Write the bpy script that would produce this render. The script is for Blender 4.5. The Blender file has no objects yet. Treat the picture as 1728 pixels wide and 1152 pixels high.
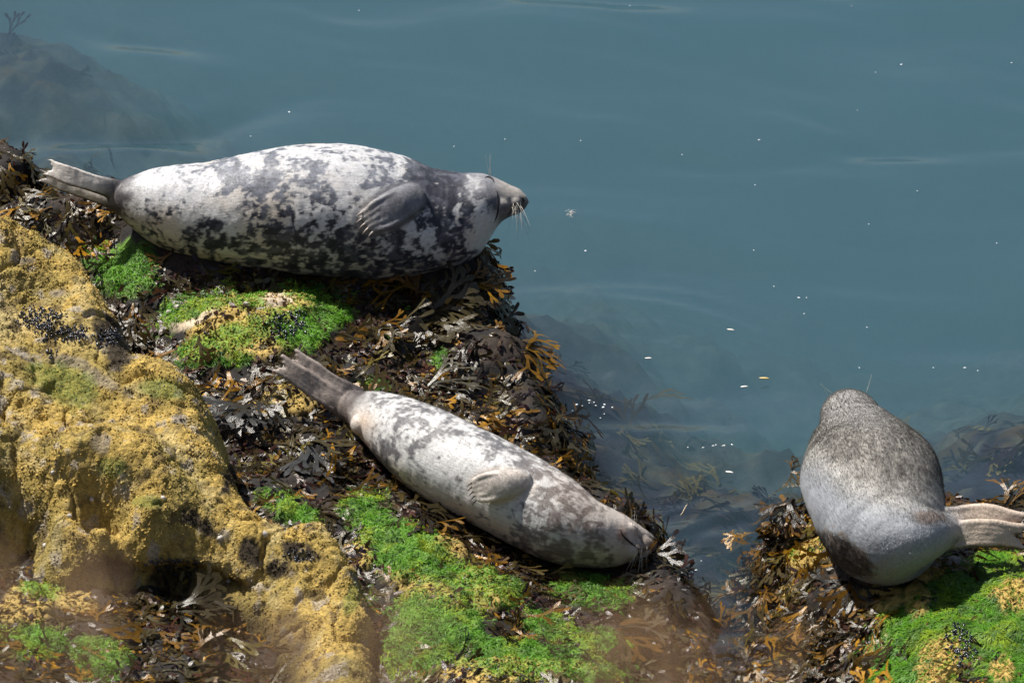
import bpy, math, random
import numpy as np
from mathutils import Vector
from mathutils.bvhtree import BVHTree

sc = bpy.context.scene
COL = sc.collection
rng = np.random.default_rng(7)
random.seed(7)

# ------------------------------------------------------------------ camera
PITCH = math.radians(30.0)
DIST = 22.0
WPX, HPX = 1728.0, 1152.0
VIEW_W = 4.2                                   # metres across the frame at the aim point
FPX = WPX * DIST / VIEW_W
CAM = np.array([0.0, -DIST * math.cos(PITCH), DIST * math.sin(PITCH)])
FWD = np.array([0.0, math.cos(PITCH), -math.sin(PITCH)])
UPV = np.array([0.0, math.sin(PITCH), math.cos(PITCH)])
RGT = np.array([1.0, 0.0, 0.0])
cd = bpy.data.cameras.new('camera')
cam = bpy.data.objects.new('camera', cd)
COL.objects.link(cam)
cam.location = CAM
cam.rotation_euler = (math.pi / 2 - PITCH, 0, 0)
cd.sensor_width = 36.0
cd.lens = 36.0 * DIST / VIEW_W
cd.clip_start = 0.1
cd.clip_end = 600
cd.dof.use_dof = True
cd.dof.focus_distance = 21.6
cd.dof.aperture_fstop = 5.6
sc.camera = cam

# ------------------------------------------------------------------ world, sun, exposure
SUN_EL, SUN_AZ = 58.0, -52.0                   # azimuth measured from +Y (away from the camera), negative = left
w = bpy.data.worlds.new('World'); sc.world = w; w.use_nodes = True
nt = w.node_tree; nt.nodes.clear()
sky = nt.nodes.new('ShaderNodeTexSky'); sky.sky_type = 'NISHITA'; sky.sun_disc = False; sky.dust_density = 2.0
sky.sun_elevation = math.radians(SUN_EL); sky.sun_rotation = math.radians(SUN_AZ)
bg = nt.nodes.new('ShaderNodeBackground'); bg.inputs['Strength'].default_value = 0.062
out = nt.nodes.new('ShaderNodeOutputWorld')
nt.links.new(sky.outputs[0], bg.inputs[0]); nt.links.new(bg.outputs[0], out.inputs[0])
sl = bpy.data.lights.new('sun', 'SUN'); sl.energy = 5.0; sl.angle = math.radians(0.53); sl.color = (1.0, 0.95, 0.87)
so = bpy.data.objects.new('sun', sl); COL.objects.link(so)
e, a = math.radians(SUN_EL), math.radians(SUN_AZ)
SUNV = Vector((math.sin(a) * math.cos(e), math.cos(a) * math.cos(e), math.sin(e)))
so.rotation_euler = SUNV.to_track_quat('Z', 'Y').to_euler()
sc.view_settings.view_transform = 'Standard'; sc.view_settings.look = 'None'
sc.view_settings.exposure = 0.57; sc.view_settings.gamma = 1.0
sc.view_settings.use_curve_mapping = False
sc.render.engine = 'CYCLES'
sc.cycles.use_denoising = True
sc.cycles.max_bounces = 6; sc.cycles.transparent_max_bounces = 12; sc.cycles.volume_bounces = 1
sc.cycles.caustics_reflective = False; sc.cycles.caustics_refractive = False
sc.cycles.sample_clamp_indirect = 4.0

# ------------------------------------------------------------------ projection helpers
def ray(u, v):
    d = FWD + RGT * ((u - WPX / 2) / FPX) + UPV * ((HPX / 2 - v) / FPX)
    return d / np.linalg.norm(d)
def at_z(u, v, z):
    d = ray(u, v); return CAM + d * ((z - CAM[2]) / d[2])
def at_y(u, v, y):
    d = ray(u, v); return CAM + d * ((y - CAM[1]) / d[1])
def proj(P):
    d = np.asarray(P) - CAM; dep = d @ FWD
    return np.stack([WPX / 2 + FPX * (d @ RGT) / dep, HPX / 2 - FPX * (d @ UPV) / dep], -1)
def depth_of(P):
    return float((np.asarray(P) - CAM) @ FWD)

# ------------------------------------------------------------------ noise
def _hash(ix, iy, iz, s):
    n = (ix.astype(np.int64) * 374761393 + iy.astype(np.int64) * 668265263 + iz.astype(np.int64) * 2147483647 + s * 974711) & 0xffffffff
    n = ((n ^ (n >> 13)) * 1274126177) & 0xffffffff
    n = ((n ^ (n >> 16)) * 2246822519) & 0xffffffff
    return ((n ^ (n >> 15)) & 0xffffff) / float(0xffffff)
def vnoise(P, scale, seed=0):
    p = np.asarray(P, float) / scale
    if p.shape[-1] == 2: p = np.concatenate([p, np.zeros(p.shape[:-1] + (1,))], -1)
    i = np.floor(p).astype(np.int64); f = p - i; f = f * f * f * (f * (f * 6 - 15) + 10)
    r = 0
    for dx in (0, 1):
        for dy in (0, 1):
            for dz in (0, 1):
                wgt = (f[..., 0] if dx else 1 - f[..., 0]) * (f[..., 1] if dy else 1 - f[..., 1]) * (f[..., 2] if dz else 1 - f[..., 2])
                r = r + wgt * _hash(i[..., 0] + dx, i[..., 1] + dy, i[..., 2] + dz, seed)
    return r
def fbm(P, scale, seed=0, octv=4, gain=0.5):
    r = 0; amp = 1; tot = 0
    for o in range(octv):
        r = r + amp * vnoise(P, scale / 2 ** o, seed + 17 * o); tot += amp; amp *= gain
    return r / tot                              # 0..1
def worley(P, scale, seed=0):
    p = np.asarray(P, float)[..., :2] / scale
    i = np.floor(p).astype(np.int64); best = np.full(p.shape[:-1], 9.0)
    z0 = np.zeros_like(i[..., 0])
    for dx in (-1, 0, 1):
        for dy in (-1, 0, 1):
            cx, cy = i[..., 0] + dx, i[..., 1] + dy
            ox = _hash(cx, cy, z0, seed); oy = _hash(cx, cy, z0 + 1, seed)
            d = (cx + ox - p[..., 0]) ** 2 + (cy + oy - p[..., 1]) ** 2
            best = np.minimum(best, d)
    return np.sqrt(best)                        # ~0..1
def sstep(a, b, x):
    t = np.clip((x - a) / (b - a), 0, 1); return t * t * (3 - 2 * t)
def mix(a, b, t):
    t = np.asarray(t)[..., None]; return a * (1 - t) + np.asarray(b) * t

# ------------------------------------------------------------------ thin plate surface through given points
class Plate:
    def __init__(self, pts, smooth=0.002):
        P = np.asarray(pts, float); self.c = P[:, :2]; n = len(P)
        K = self.k(np.linalg.norm(self.c[:, None] - self.c[None], axis=-1)) + np.eye(n) * smooth
        Q = np.concatenate([np.ones((n, 1)), self.c], 1)
        A = np.block([[K, Q], [Q.T, np.zeros((3, 3))]])
        self.w = np.linalg.solve(A, np.concatenate([P[:, 2], np.zeros(3)]))
    @staticmethod
    def k(r): return r * r * np.log(r + 1e-9)
    def __call__(self, XY):
        XY = np.asarray(XY, float); sh = XY.shape[:-1]; X = XY.reshape(-1, 2); o = np.empty(len(X))
        for s in range(0, len(X), 60000):
            b = X[s:s + 60000]; r = np.linalg.norm(b[:, None] - self.c[None], axis=-1)
            o[s:s + 60000] = self.k(r) @ self.w[:-3] + self.w[-3] + b @ self.w[-2:]
        return o.reshape(sh)
def ctrl(lst, edges=()):
    P = [at_z(*p) for p in lst]
    for pts, off in edges:
        for p in pts:
            q = at_z(*p); P.append(q); P.append(q + np.array(off))
    return P

# ------------------------------------------------------------------ mesh helpers
def props(o, label=None, cat=None, group=None, kind=None):
    if label: o['label'] = label
    if cat: o['category'] = cat
    if group: o['group'] = group
    if kind: o['kind'] = kind
    return o
def make_mesh(name, V, F, mat, col=None, smooth=True, extra=None):
    """V (n,3); F an (m,k) array or list of such arrays; col (n,3) vertex colour"""
    me = bpy.data.meshes.new(name)
    V = np.asarray(V, np.float32)
    Fl = F if isinstance(F, list) else [F]
    Fl = [np.asarray(f, np.int32) for f in Fl if len(f)]
    loops = np.concatenate([f.ravel() for f in Fl])
    tot = np.concatenate([np.full(len(f), f.shape[1], np.int32) for f in Fl])
    st = np.concatenate([[0], np.cumsum(tot)[:-1]]).astype(np.int32)
    me.vertices.add(len(V)); me.vertices.foreach_set('co', V.ravel())
    me.loops.add(len(loops)); me.loops.foreach_set('vertex_index', loops)
    me.polygons.add(len(tot)); me.polygons.foreach_set('loop_start', st)
    me.polygons.foreach_set('use_smooth', np.full(len(tot), smooth))
    me.update(calc_edges=True)
    if col is not None: set_col(me, col)
    for k, val in (extra or {}).items():
        at = me.attributes.new(k, 'FLOAT', 'POINT'); at.data.foreach_set('value', np.asarray(val, np.float32))
    if mat: me.materials.append(mat)
    return me
def set_col(me, col, name='col'):
    at = me.attributes.new(name, 'FLOAT_COLOR', 'POINT')
    c = np.ones((len(me.vertices), 4), np.float32); c[:, :3] = col
    at.data.foreach_set('color', c.ravel())
def add_obj(name, me, parent=None, loc=None):
    o = bpy.data.objects.new(name, me); COL.objects.link(o)
    if parent: o.parent = parent
    if loc is not None: o.location = loc
    return o
def local_obj(name, V, F, mat, col=None, parent=None, origin=None, **kw):
    """Vertices given in world space; the object's origin is placed at 'origin' (or inherits the parent's)."""
    org = np.zeros(3)
    if origin is not None: org = np.asarray(origin, float)
    elif parent is not None: org = np.array(parent.location)
    me = make_mesh(name, np.asarray(V) - org, F, mat, col, **kw)
    return add_obj(name, me, parent, None if parent else org)
def grid_faces(nx, ny, keep=None):
    i = np.arange(nx * ny).reshape(ny, nx)
    F = np.stack([i[:-1, :-1], i[:-1, 1:], i[1:, 1:], i[1:, :-1]], -1).reshape(-1, 4)
    return F if keep is None else F[keep[F].any(1)]
def compact(V, F, *arrs):
    used = np.zeros(len(V), bool); used[F.ravel()] = True
    idx = np.cumsum(used) - 1
    return (V[used], idx[F]) + tuple(x[used] for x in arrs)

# ------------------------------------------------------------------ materials
def nodes_of(name):
    m = bpy.data.materials.new(name); m.use_nodes = True
    t = m.node_tree; b = t.nodes['Principled BSDF']
    return m, t, b
def L(t, a, b): t.links.new(a, b)
def nd(t, kind, **kw):
    n = t.nodes.new(kind)
    for k, v in kw.items():
        if k in n.inputs: n.inputs[k].default_value = v
        else: setattr(n, k, v)
    return n
def col_mat(name, rough=0.6, spec=0.5, var=0.35, vscale=60.0, bump=0.0, bscale=120.0, bdist=0.004, trans=0.0, detail=4.0, coat=0.0):
    """Base colour from the 'col' attribute, broken up by noise, with a fine bump."""
    m, t, b = nodes_of(name)
    at = nd(t, 'ShaderNodeAttribute', attribute_name='col')
    geo = nd(t, 'ShaderNodeNewGeometry')
    no = nd(t, 'ShaderNodeTexNoise', Scale=vscale, Detail=detail, Roughness=0.6); L(t, geo.outputs['Position'], no.inputs['Vector'])
    mr = nd(t, 'ShaderNodeMapRange'); mr.inputs['From Min'].default_value = 0.3; mr.inputs['From Max'].default_value = 0.7
    mr.inputs['To Min'].default_value = 1 - var; mr.inputs['To Max'].default_value = 1 + var
    L(t, no.outputs['Fac'], mr.inputs['Value'])
    mu = nd(t, 'ShaderNodeVectorMath', operation='SCALE'); L(t, at.outputs['Color'], mu.inputs[0]); L(t, mr.outputs[0], mu.inputs['Scale'])
    L(t, mu.outputs[0], b.inputs['Base Color'])
    b.inputs['Roughness'].default_value = rough; b.inputs['Specular IOR Level'].default_value = spec
    if coat: b.inputs['Coat Weight'].default_value = coat; b.inputs['Coat Roughness'].default_value = 0.12
    if bump:
        n2 = nd(t, 'ShaderNodeTexNoise', Scale=bscale, Detail=6.0, Roughness=0.65); L(t, geo.outputs['Position'], n2.inputs['Vector'])
        bu = nd(t, 'ShaderNodeBump', Strength=bump, Distance=bdist); L(t, n2.outputs['Fac'], bu.inputs['Height']); L(t, bu.outputs[0], b.inputs['Normal'])
    if trans:
        tr = nd(t, 'ShaderNodeBsdfTranslucent'); L(t, mu.outputs[0], tr.inputs['Color'])
        mx = nd(t, 'ShaderNodeMixShader', Fac=trans); L(t, b.outputs[0], mx.inputs[1]); L(t, tr.outputs[0], mx.inputs[2])
        L(t, mx.outputs[0], t.nodes['Material Output'].inputs['Surface'])
    return m
M_ROCK = col_mat('rock_surface', rough=0.75, spec=0.35, var=0.4, vscale=90, bump=0.9, bscale=170, bdist=0.006)
M_CRUST = col_mat('ochre_crust', rough=0.9, spec=0.15, var=0.42, vscale=85, bump=1.0, bscale=95, bdist=0.016, detail=8.0)
M_BED = col_mat('sea_bed', rough=0.9, spec=0.1, var=0.5, vscale=14, bump=0.5, bscale=50, bdist=0.02)
M_WRACK = col_mat('wet_wrack', rough=0.24, spec=0.42, var=0.3, vscale=40, bump=0.6, bscale=60, bdist=0.005, trans=0.28)
M_SUBM = col_mat('drowned_weed', rough=0.9, spec=0.0, var=0.3, vscale=40, trans=0.2)
M_GREEN = col_mat('green_weed', rough=0.5, spec=0.3, var=0.15, vscale=30, trans=0.35)
M_FUR = None

# ================================================================== TERRAIN
# ---- ledge under the two spotted seals, gully, weedy foreground
A_IN = [(0,320,.46),(100,420,.38),(200,420,.40),(300,470,.40),(420,480,.38),(550,482,.34),(700,490,.32),(780,500,.30),
        (215,455,.42),(330,525,.36),(400,545,.40),(440,530,.39),(520,505,.37),(600,560,.31),(750,560,.29),(850,640,.24),
        (480,620,.31),(600,620,.28),(760,660,.23),(480,650,.29),(600,735,.24),(700,830,.19),(850,920,.13),(1000,965,.07),(1090,945,.06),
        (800,720,.2),(900,770,.16),(150,520,.30),(240,560,.28),(300,620,.28),(390,720,.26),(440,800,.25),(500,850,.26),(560,800,.25),
        (620,860,.27),(700,930,.27),(800,985,.22),(590,950,.2),(640,1050,.18),(700,1050,.25),(850,1100,.23),(870,1160,.23),(650,1160,.2),
        (1000,1010,.12),(1050,1080,.11),(1050,1150,.11),(1150,1060,.04),(1180,1150,.02),
        (60,960,.33),(60,1050,.35),(60,1150,.38),(200,1010,.3),(200,1150,.32),(330,1060,.26),(430,1120,.24),
        (-150,1000,.4),(-150,500,.4),(-150,300,.5),(100,1350,.4),(500,1350,.3),(900,1350,.25),(1250,1350,.05)]
A_EDGE = [([(-320,235,.5),(-220,238,.5),(-120,245,.5),(0,262,.48),(50,290,.46),(95,342,.44),(150,347,.44),(205,352,.44)], (0.02, .16, -.7)),
          ([(808,445,.35),(812,500,.31),(818,558,.27),(858,574,.27),(888,590,.25),(915,660,.2),(938,718,.18),(960,800,.14),
            (1025,858,.11),(1085,885,.09),(1130,948,.05),(1180,1022,.0),(1225,1090,-.04),(1260,1170,-.05)], (.15, .05, -.45))]
PA = ctrl(A_IN, A_EDGE)
for X, Y, z in ((-1.3,.35,.42),(-.9,.35,.39),(-.5,.34,.36),(-.15,.26,.34)):
    PA.append(np.array([X, Y, z])); PA.append(np.array([X, Y + .18, z - .7]))
plateA = Plate(PA)
# ---- ochre crag on the left
B_IN = [(60,520,.74),(0,600,.78),(-120,600,.82),(120,640,.70),(200,700,.66),(0,700,.74),(100,720,.72),(0,800,.62),(-120,800,.66),(100,790,.66),(200,800,.66),
        (280,740,.66),(320,800,.6),(350,850,.56),(400,900,.48),(0,870,.5),(-120,880,.5),(100,880,.53),(170,890,.54),(250,900,.52),
        (60,950,.30),(-120,960,.3),(180,975,.27),(300,1018,.25),(430,1060,.22),(480,1000,.35),(500,940,.43),(560,1000,.36),(590,1100,.31),(450,1140,.18),(540,1080,.3),
        (200,1090,.1),(50,1090,.1),(350,1150,.1),(450,1250,.1),(580,1250,.26)]
B_EDGE = [([(-120,350,.80),(0,407,.76),(75,442,.72),(140,472,.70),(165,508,.68),(200,562,.63),(225,622,.59)], (.10, .12, -.5)),
          ([(290,648,.59),(338,672,.58),(356,725,.56),(385,795,.52)], (.12, .08, -.5)),
          ([(440,872,.45),(540,902,.43),(590,965,.39),(612,1045,.35),(624,1150,.3),(630,1250,.28)], (.12, .05, -.4))]
plateB = Plate(ctrl(B_IN, B_EDGE), 0.001)
# ---- rock on the right, under the plain seal
C_IN = [(1340,935,.07),(1350,1000,.07),(1335,1045,.02),(1270,1100,-.02),(1230,1160,-.02),(1370,930,.21),(1420,960,.23),(1500,985,.23),(1560,955,.27),
        (1620,940,.26),(1728,925,.26),(1480,1050,.22),(1440,1100,.15),(1560,1050,.31),(1650,1020,.34),(1728,1000,.35),(1550,1150,.3),(1650,1120,.34),
        (1728,1150,.36),(1400,1050,.11),(1350,1100,.05),(1450,1150,.14),(1480,900,.2),(1650,890,.22),(1850,1000,.36),(1850,1200,.36),(1600,1300,.35),(1400,1300,.1)]
C_EDGE = [([(1295,930,-.05),(1318,895,.03),(1338,872,.08),(1365,848,.15),(1420,838,.17),(1500,838,.17),(1600,848,.19),(1660,852,.2),(1728,855,.2),(1850,862,.2)], (-.03, .2, -.5))]
plateC = Plate(ctrl(C_IN, C_EDGE))
# ---- sea bed with submerged rocks
D_IN = [(1000,620,-.30),(1050,700,-.24),(1100,800,-.16),(1150,880,-.16),(1230,960,-.22),(1230,1020,-.16),(1290,860,-.2),(1270,920,-.25),(1180,780,-.4),(950,560,-.36),(900,500,-.6),(1230,850,-.16),
        (0,50,-.5),(70,60,-.48),(100,140,-.42),(50,230,-.36),(140,230,-.6),(190,120,-1.0),(240,200,-1.4),(300,60,-1.6),(-100,140,-.3),(420,240,-1.5),
        (1700,705,-.14),(1650,765,-.2),(1600,810,-.25),(1728,800,-.14),(1800,740,-.2),(1560,720,-.9),(1480,640,-1.8),
        (1240,720,-1.1),(1150,640,-1.0),(1060,540,-1.0),(980,480,-1.2),(1340,780,-.6),
        (500,80,-2.2),(1000,100,-2.4),(1500,100,-2.4),(1400,480,-2.2),(1200,400,-2.2),(1000,400,-1.9),(1728,400,-2.3),(1728,600,-1.1),(700,200,-2.0),(-100,-200,-1.4),(500,-200,-2.4),(1500,-300,-2.6)]
plateD = Plate(ctrl(D_IN))

# ------------------------------------------------------------------ seal spines (needed so the rock lies under the bodies)
def spine_world(st, mode):
    out = []
    for s in st:
        if mode == 'y': c = at_y(s[0], s[1], s[3])
        else: c = at_z(s[0], s[1], s[3])
        out.append((c, s[2] * depth_of(c) / FPX))
    return out
S1 = [(188,333,20),(205,334,31),(222,337,42),(245,341,56),(275,348,69),(310,354,79),(350,359,87),(400,358,95),(450,354,102),(500,353,109),(550,354,112),(600,358,112),
      (650,365,109),(700,369,99),(740,369,86),(770,366,79),(795,360,70),(812,350,59),(826,342,49),(840,338,39),(855,337,30.5),(868,338,24.5),(879,339,19.5),(887,340,12)]
S1 = [s + (.04,) for s in S1]
def g2(u): return np.interp(u, [580, 700, 1100], [.27, .19, .05])
S2r = [(588,684,27),(606,690,33),(624,698,41),(648,711,50),(672,726,59),(720,757,72),(775,788,76),(832,817,77),(895,850,76),(945,879,71),(990,900,60),(1020,908,52),(1040,911,46),(1055,913,39),(1068,915,32),(1081,917,25),(1092,918,19),(1101,918,11)]
S2 = [(u, v, r, float(g2(u)) + .92 * r * .00229) for u, v, r in S2r]
S3 = [(1514,926,48,.40),(1512,918,72,.42),(1507,906,90,.44),(1493,888,104,.455),(1486,866,111,.465),(1478,838,115,.47),(1468,803,110,.47),(1460,774,92,.465),(1451,752,79,.465),
      (1447,735,66,.47),(1441,722,57,.475),(1437,712,50.5,.478),(1435,706,50,.475),(1432,701,46,.46),(1431,699,40,.435),(1430,698,32,.40),(1430,699,22,.37)]
SP1, SP2, SP3 = spine_world(S1, 'y'), spine_world(S2, 'z'), spine_world(S3[3:], 'z')
_d = SP3[0][0] - SP3[2][0]; _d = _d / np.linalg.norm(_d); _R = SP3[0][1]
SP3 = [(SP3[0][0] + _d * _R * .92 * math.sin(math.radians(t_)), _R * math.cos(math.radians(t_))) for t_ in (80, 64, 46, 26)] + SP3
def press(XY, Z, spines, lo=0.025, fill=True):
    for sp in spines:
        C = np.array([c for c, r in sp]); R = np.array([r for c, r in sp])
        n = 160; ti = np.linspace(0, len(C) - 1, n)
        C = np.stack([np.interp(ti, np.arange(len(C)), C[:, k]) for k in range(3)], -1); R = np.interp(ti, np.arange(len(R)), R)
        low = np.full(len(Z), 9.0); cen = np.full(len(Z), -9.0)
        near = (np.abs(XY[:, 0] - C[:, 0].mean()) < 1.6) & (np.abs(XY[:, 1] - C[:, 1].mean()) < 1.6)
        idx = np.where(near)[0]
        for j in range(n):
            d2 = ((XY[idx] - C[j, :2]) ** 2).sum(1); m = d2 < R[j] ** 2 * .98
            ii = idx[m]; low[ii] = np.minimum(low[ii], C[j, 2] - np.sqrt(R[j] ** 2 - d2[m]))
        m = low < 5
        Z[m] = np.minimum(Z[m], low[m] + lo)
    return Z

# ------------------------------------------------------------------ zones (where each growth sits on the rock, and the crag's painted shade)
def ell(UV, lst, P, warp=.5, soft=.28):
    n = fbm(P, .09, 41, 4) - .5; n2 = fbm(P, .025, 43, 2) - .5
    r = np.zeros(len(UV))
    for cu, cv, ru, rv, rot in lst:
        c, s = math.cos(math.radians(rot)), math.sin(math.radians(rot))
        x = (UV[:, 0] - cu) * c + (UV[:, 1] - cv) * s; y = -(UV[:, 0] - cu) * s + (UV[:, 1] - cv) * c
        d = np.sqrt((x / ru) ** 2 + (y / rv) ** 2)
        r = np.maximum(r, sstep(1 + soft, 1 - soft, d + n * warp * 1.6 + n2 * warp))
    return r
Z_GREEN = [(212,452,62,42,20),(330,520,75,28,-22),(385,580,70,24,-30),(440,510,60,18,-8),(520,500,75,22,8),(500,560,60,32,0),(340,598,42,18,-10),(400,610,30,10,0),(630,655,32,12,15),(742,610,13,20,0),(560,530,40,18,0),(690,520,20,8,0),(660,575,24,10,20),
           (490,862,62,24,28),(618,862,42,38,0),(690,935,105,48,35),(810,990,85,30,25),(740,1060,85,60,15),(690,1110,50,50,0),(900,1120,170,36,8),(1000,1000,75,30,10),(1010,1085,60,25,10),(930,1060,60,20,20),(610,1025,20,30,30),
           (50,1085,55,30,0),(165,1115,45,35,0),(70,1000,40,20,0)]
Z_OCHRE = [(400,545,75,40,-15),(470,518,60,20,0),(415,585,60,25,0),(490,680,45,22,20),(450,690,30,14,0),(340,600,30,16,0),(820,1000,50,30,25),(870,1140,130,22,0),(720,1000,60,24,20),(550,1085,25,15,0),(600,940,30,24,0),(120,1010,45,22,30),(40,1030,45,35,0),(760,930,30,18,30)]
Z_PALE = [(466,515,26,12,0),(325,548,38,8,-15),(470,690,14,8,0)]
Z_RED = [(330,500,40,14,-20),(300,470,60,14,-10),(430,465,60,10,0),(640,600,70,16,10),(700,650,60,16,20),(640,545,50,12,0),(830,930,80,18,28),(690,880,40,16,25),(920,1030,90,20,20),(590,1000,30,50,0),(640,1100,25,60,0),(420,760,50,20,40),(1080,1080,120,25,10),(560,500,30,10,0)]
ZC_GREEN = [(1640,1040,130,95,-20),(1560,1090,90,90,0),(1690,960,70,28,5),(1500,1120,40,50,0),(1610,955,22,10,0),(1385,925,14,10,0),(1350,935,10,12,0),(1500,1010,40,24,0),(1740,1100,80,120,0)]
ZC_OCHRE = [(1560,960,36,26,0),(1370,935,45,28,-30),(1712,1005,34,28,10),(1590,1115,50,40,-40),(1490,1010,40,22,0),(1545,1010,22,30,0),(1690,1130,20,20,0),(1340,1000,22,18,0)]
ZC_BARE = [(1605,950,16,9,0),(1578,958,8,5,0)]
ZB_GREEN = [(110,650,58,34,20),(275,655,34,16,10),(190,790,24,16,0),(595,1010,14,26,20),(250,845,26,12,0),(60,620,20,10,0)]
ZB_DARK = [(180,560,30,22,40),(200,600,24,30,30),(300,975,50,20,0),(330,880,40,14,40),(420,930,18,26,0),(470,960,22,16,0),(180,960,40,22,0),(505,930,26,14,20),(390,800,12,50,20)]  # dark weed and mussels; the hollow's shade is painted in here too
ZB_GREY = [(195,585,26,26,40),(95,495,14,6,0),(110,610,40,10,10),(170,640,40,12,30),(60,660,12,6,0),(40,440,16,6,0),(170,745,14,16,0)]

OCHRE = np.array([.50, .35, .10]); OCHRE2 = np.array([.36, .25, .06]); DARKB = np.array([.012, .010, .009]); GREENB = np.array([.12, .25, .025])
class Ground:                                   # a height sheet with fast lookups
    def __init__(self, x0, x1, y0, y1, step):
        self.xs = np.arange(x0, x1, step); self.ys = np.arange(y0, y1, step); self.step = step
        X, Y = np.meshgrid(self.xs, self.ys); self.XY = np.stack([X.ravel(), Y.ravel()], -1)
        self.nx, self.ny = len(self.xs), len(self.ys)
    def look(self, xy):
        fx = np.clip((xy[..., 0] - self.xs[0]) / self.step, 0, self.nx - 1.001); fy = np.clip((xy[..., 1] - self.ys[0]) / self.step, 0, self.ny - 1.001)
        i, j = fx.astype(int), fy.astype(int); fx = fx - i; fy = fy - j; Z = self.Zg
        return (Z[j, i] * (1 - fx) + Z[j, i + 1] * fx) * (1 - fy) + (Z[j + 1, i] * (1 - fx) + Z[j + 1, i + 1] * fx) * fy
    def finish(self, Z):
        self.Z = Z; self.Zg = Z.reshape(self.ny, self.nx)
        gy, gx = np.gradient(self.Zg, self.step)
        N = np.stack([-gx, -gy, np.ones_like(gx)], -1); N /= np.linalg.norm(N, axis=-1, keepdims=True)
        self.N = N.reshape(-1, 3); self.P = np.concatenate([self.XY, Z[:, None]], 1); self.UV = proj(self.P)
        self.slope = np.hypot(gx, gy).ravel()
    def relief(self, amt, fine=0.0, seed=0):
        """push the sheet along its normals so steep faces are as rough as flat ones"""
        b = (1 - np.abs(fbm(self.P, .11, seed, 4, .55) - .5) * 4) * .5 + (fbm(self.P, .2, seed + 2, 3) - .3)
        f = fbm(self.P, .022, seed + 5, 2, .6) * 2.4 - 1 + .2
        st = .35 + .65 * sstep(.3, 1.4, self.slope)
        self.P = self.P + self.N * ((b - .2) * amt * st + (f - .2) * fine)[:, None]; self.UV = proj(self.P)
A = Ground(-2.75, 1.35, -3.6, 1.0, .0105)
B = Ground(-2.75, -.45, -3.7, .35, .0075)
C = Ground(.75, 2.7, -3.7, -1.0, .0105)
D = Ground(-5.0, 5.0, -4.5, 8.0, .05)

zA = plateA(A.XY)
zA = np.where(A.XY[:, 1] > .25, np.minimum(zA, .52), zA)
zA += (fbm(A.XY, .30, 1, 5, .55) - .5) * .10 + (fbm(A.XY, .09, 2, 4, .6) - .5) * .05
P3 = np.concatenate([A.XY, zA[:, None]], 1); UVa = proj(P3)
gA = ell(UVa, Z_GREEN, P3); oA = ell(UVa, Z_OCHRE, P3); pA = ell(UVa, Z_PALE, P3); rA = ell(UVa, Z_RED, P3)
zA += oA * (1 - worley(A.XY, .03, 5)) * .012 + gA * (fbm(A.XY, .03, 6, 2) * .02) + oA * .012
zA = press(A.XY, zA, [SP1, SP2])
A.finish(np.clip(zA, -1.2, 1.3)); A.relief(.02, .004, 7)
zB = plateB(B.XY)
crag = fbm(B.XY, .24, 11, 5, .6) - .5
zB += crag * .045 + (fbm(B.XY, .07, 12, 4, .6) - .5) * .035
def slabs(XY, scale, seed):
    q = XY + (np.stack([fbm(XY, scale * .6, seed + 1, 3), fbm(XY + 9, scale * .6, seed + 2, 3)], -1) - .5) * scale * .5
    p = q / scale; i = np.floor(p).astype(np.int64); best = np.full(len(p), 9.0); h = np.zeros(len(p)); z0 = np.zeros_like(i[:, 0])
    for dx in (-1, 0, 1):
        for dy in (-1, 0, 1):
            cx, cy = i[:, 0] + dx, i[:, 1] + dy; ox, oy = _hash(cx, cy, z0, seed), _hash(cx, cy, z0 + 1, seed)
            ddx, ddy = p[:, 0] - cx - ox, p[:, 1] - cy - oy; d = ddx ** 2 + ddy ** 2; m = d < best
            hh = (_hash(cx, cy, z0 + 2, seed) - .5) + ddx * (_hash(cx, cy, z0 + 3, seed) - .5) * 1.4 + ddy * (_hash(cx, cy, z0 + 4, seed) - .5) * 1.4
            h = np.where(m, hh, h); best = np.where(m, d, best)
    return h
sl_ = (slabs(B.XY, .42, 131) * .055 + slabs(B.XY, .13, 137) * .022).reshape(B.ny, B.nx)
for _ in range(2):                              # worn edges
    k5 = np.ones(5) / 5
    sl_ = np.apply_along_axis(lambda r_: np.convolve(np.pad(r_, 2, 'edge'), k5, 'valid'), 0, sl_)
    sl_ = np.apply_along_axis(lambda r_: np.convolve(np.pad(r_, 2, 'edge'), k5, 'valid'), 1, sl_)
zB += sl_.ravel()
rid = np.abs(fbm(B.XY * [1, .8], .35, 13, 3) - .5) * 2
zB -= sstep(.06, .0, rid) * .03
nub = (1 - worley(B.XY, .026, 14)) ; nub2 = 1 - worley(B.XY + 3, .014, 15)
knob = sstep(.42, .6, fbm(B.XY, .22, 19, 3)) * .8 + .2
zB += np.clip(nub, 0, 1) * .012 * knob + np.clip(nub2, 0, 1) * .005 * knob
B.finish(np.clip(zB, -.3, 1.4))
hol = np.zeros(len(B.P))
for hu, hv, hru, hrv, dep in ((300,985,75,26,.12),(380,1000,40,16,.07),(190,965,40,14,.05),(172,738,13,15,.02)):
    hol += dep * np.exp(-(((B.UV[:, 0] - hu) / hru) ** 2 + ((B.UV[:, 1] - hv) / hrv) ** 2) ** 1.5)
B.P[:, 1] += hol * (.7 + .6 * fbm(B.P, .05, 18, 3))
B.relief(.014, .007, 16)
zC = plateC(C.XY) + (fbm(C.XY, .30, 21, 5, .55) - .5) * .10 + (fbm(C.XY, .08, 22, 4, .6) - .5) * .045
P3 = np.concatenate([C.XY, zC[:, None]], 1); UVc = proj(P3)
gC = ell(UVc, ZC_GREEN, P3); oC = ell(UVc, ZC_OCHRE, P3); bC = ell(UVc, ZC_BARE, P3, .2)
oC = oC * (1 - .0 * gC)
zC += oC * (1 - worley(C.XY, .026, 25)) * .012 + bC * .015
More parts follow.
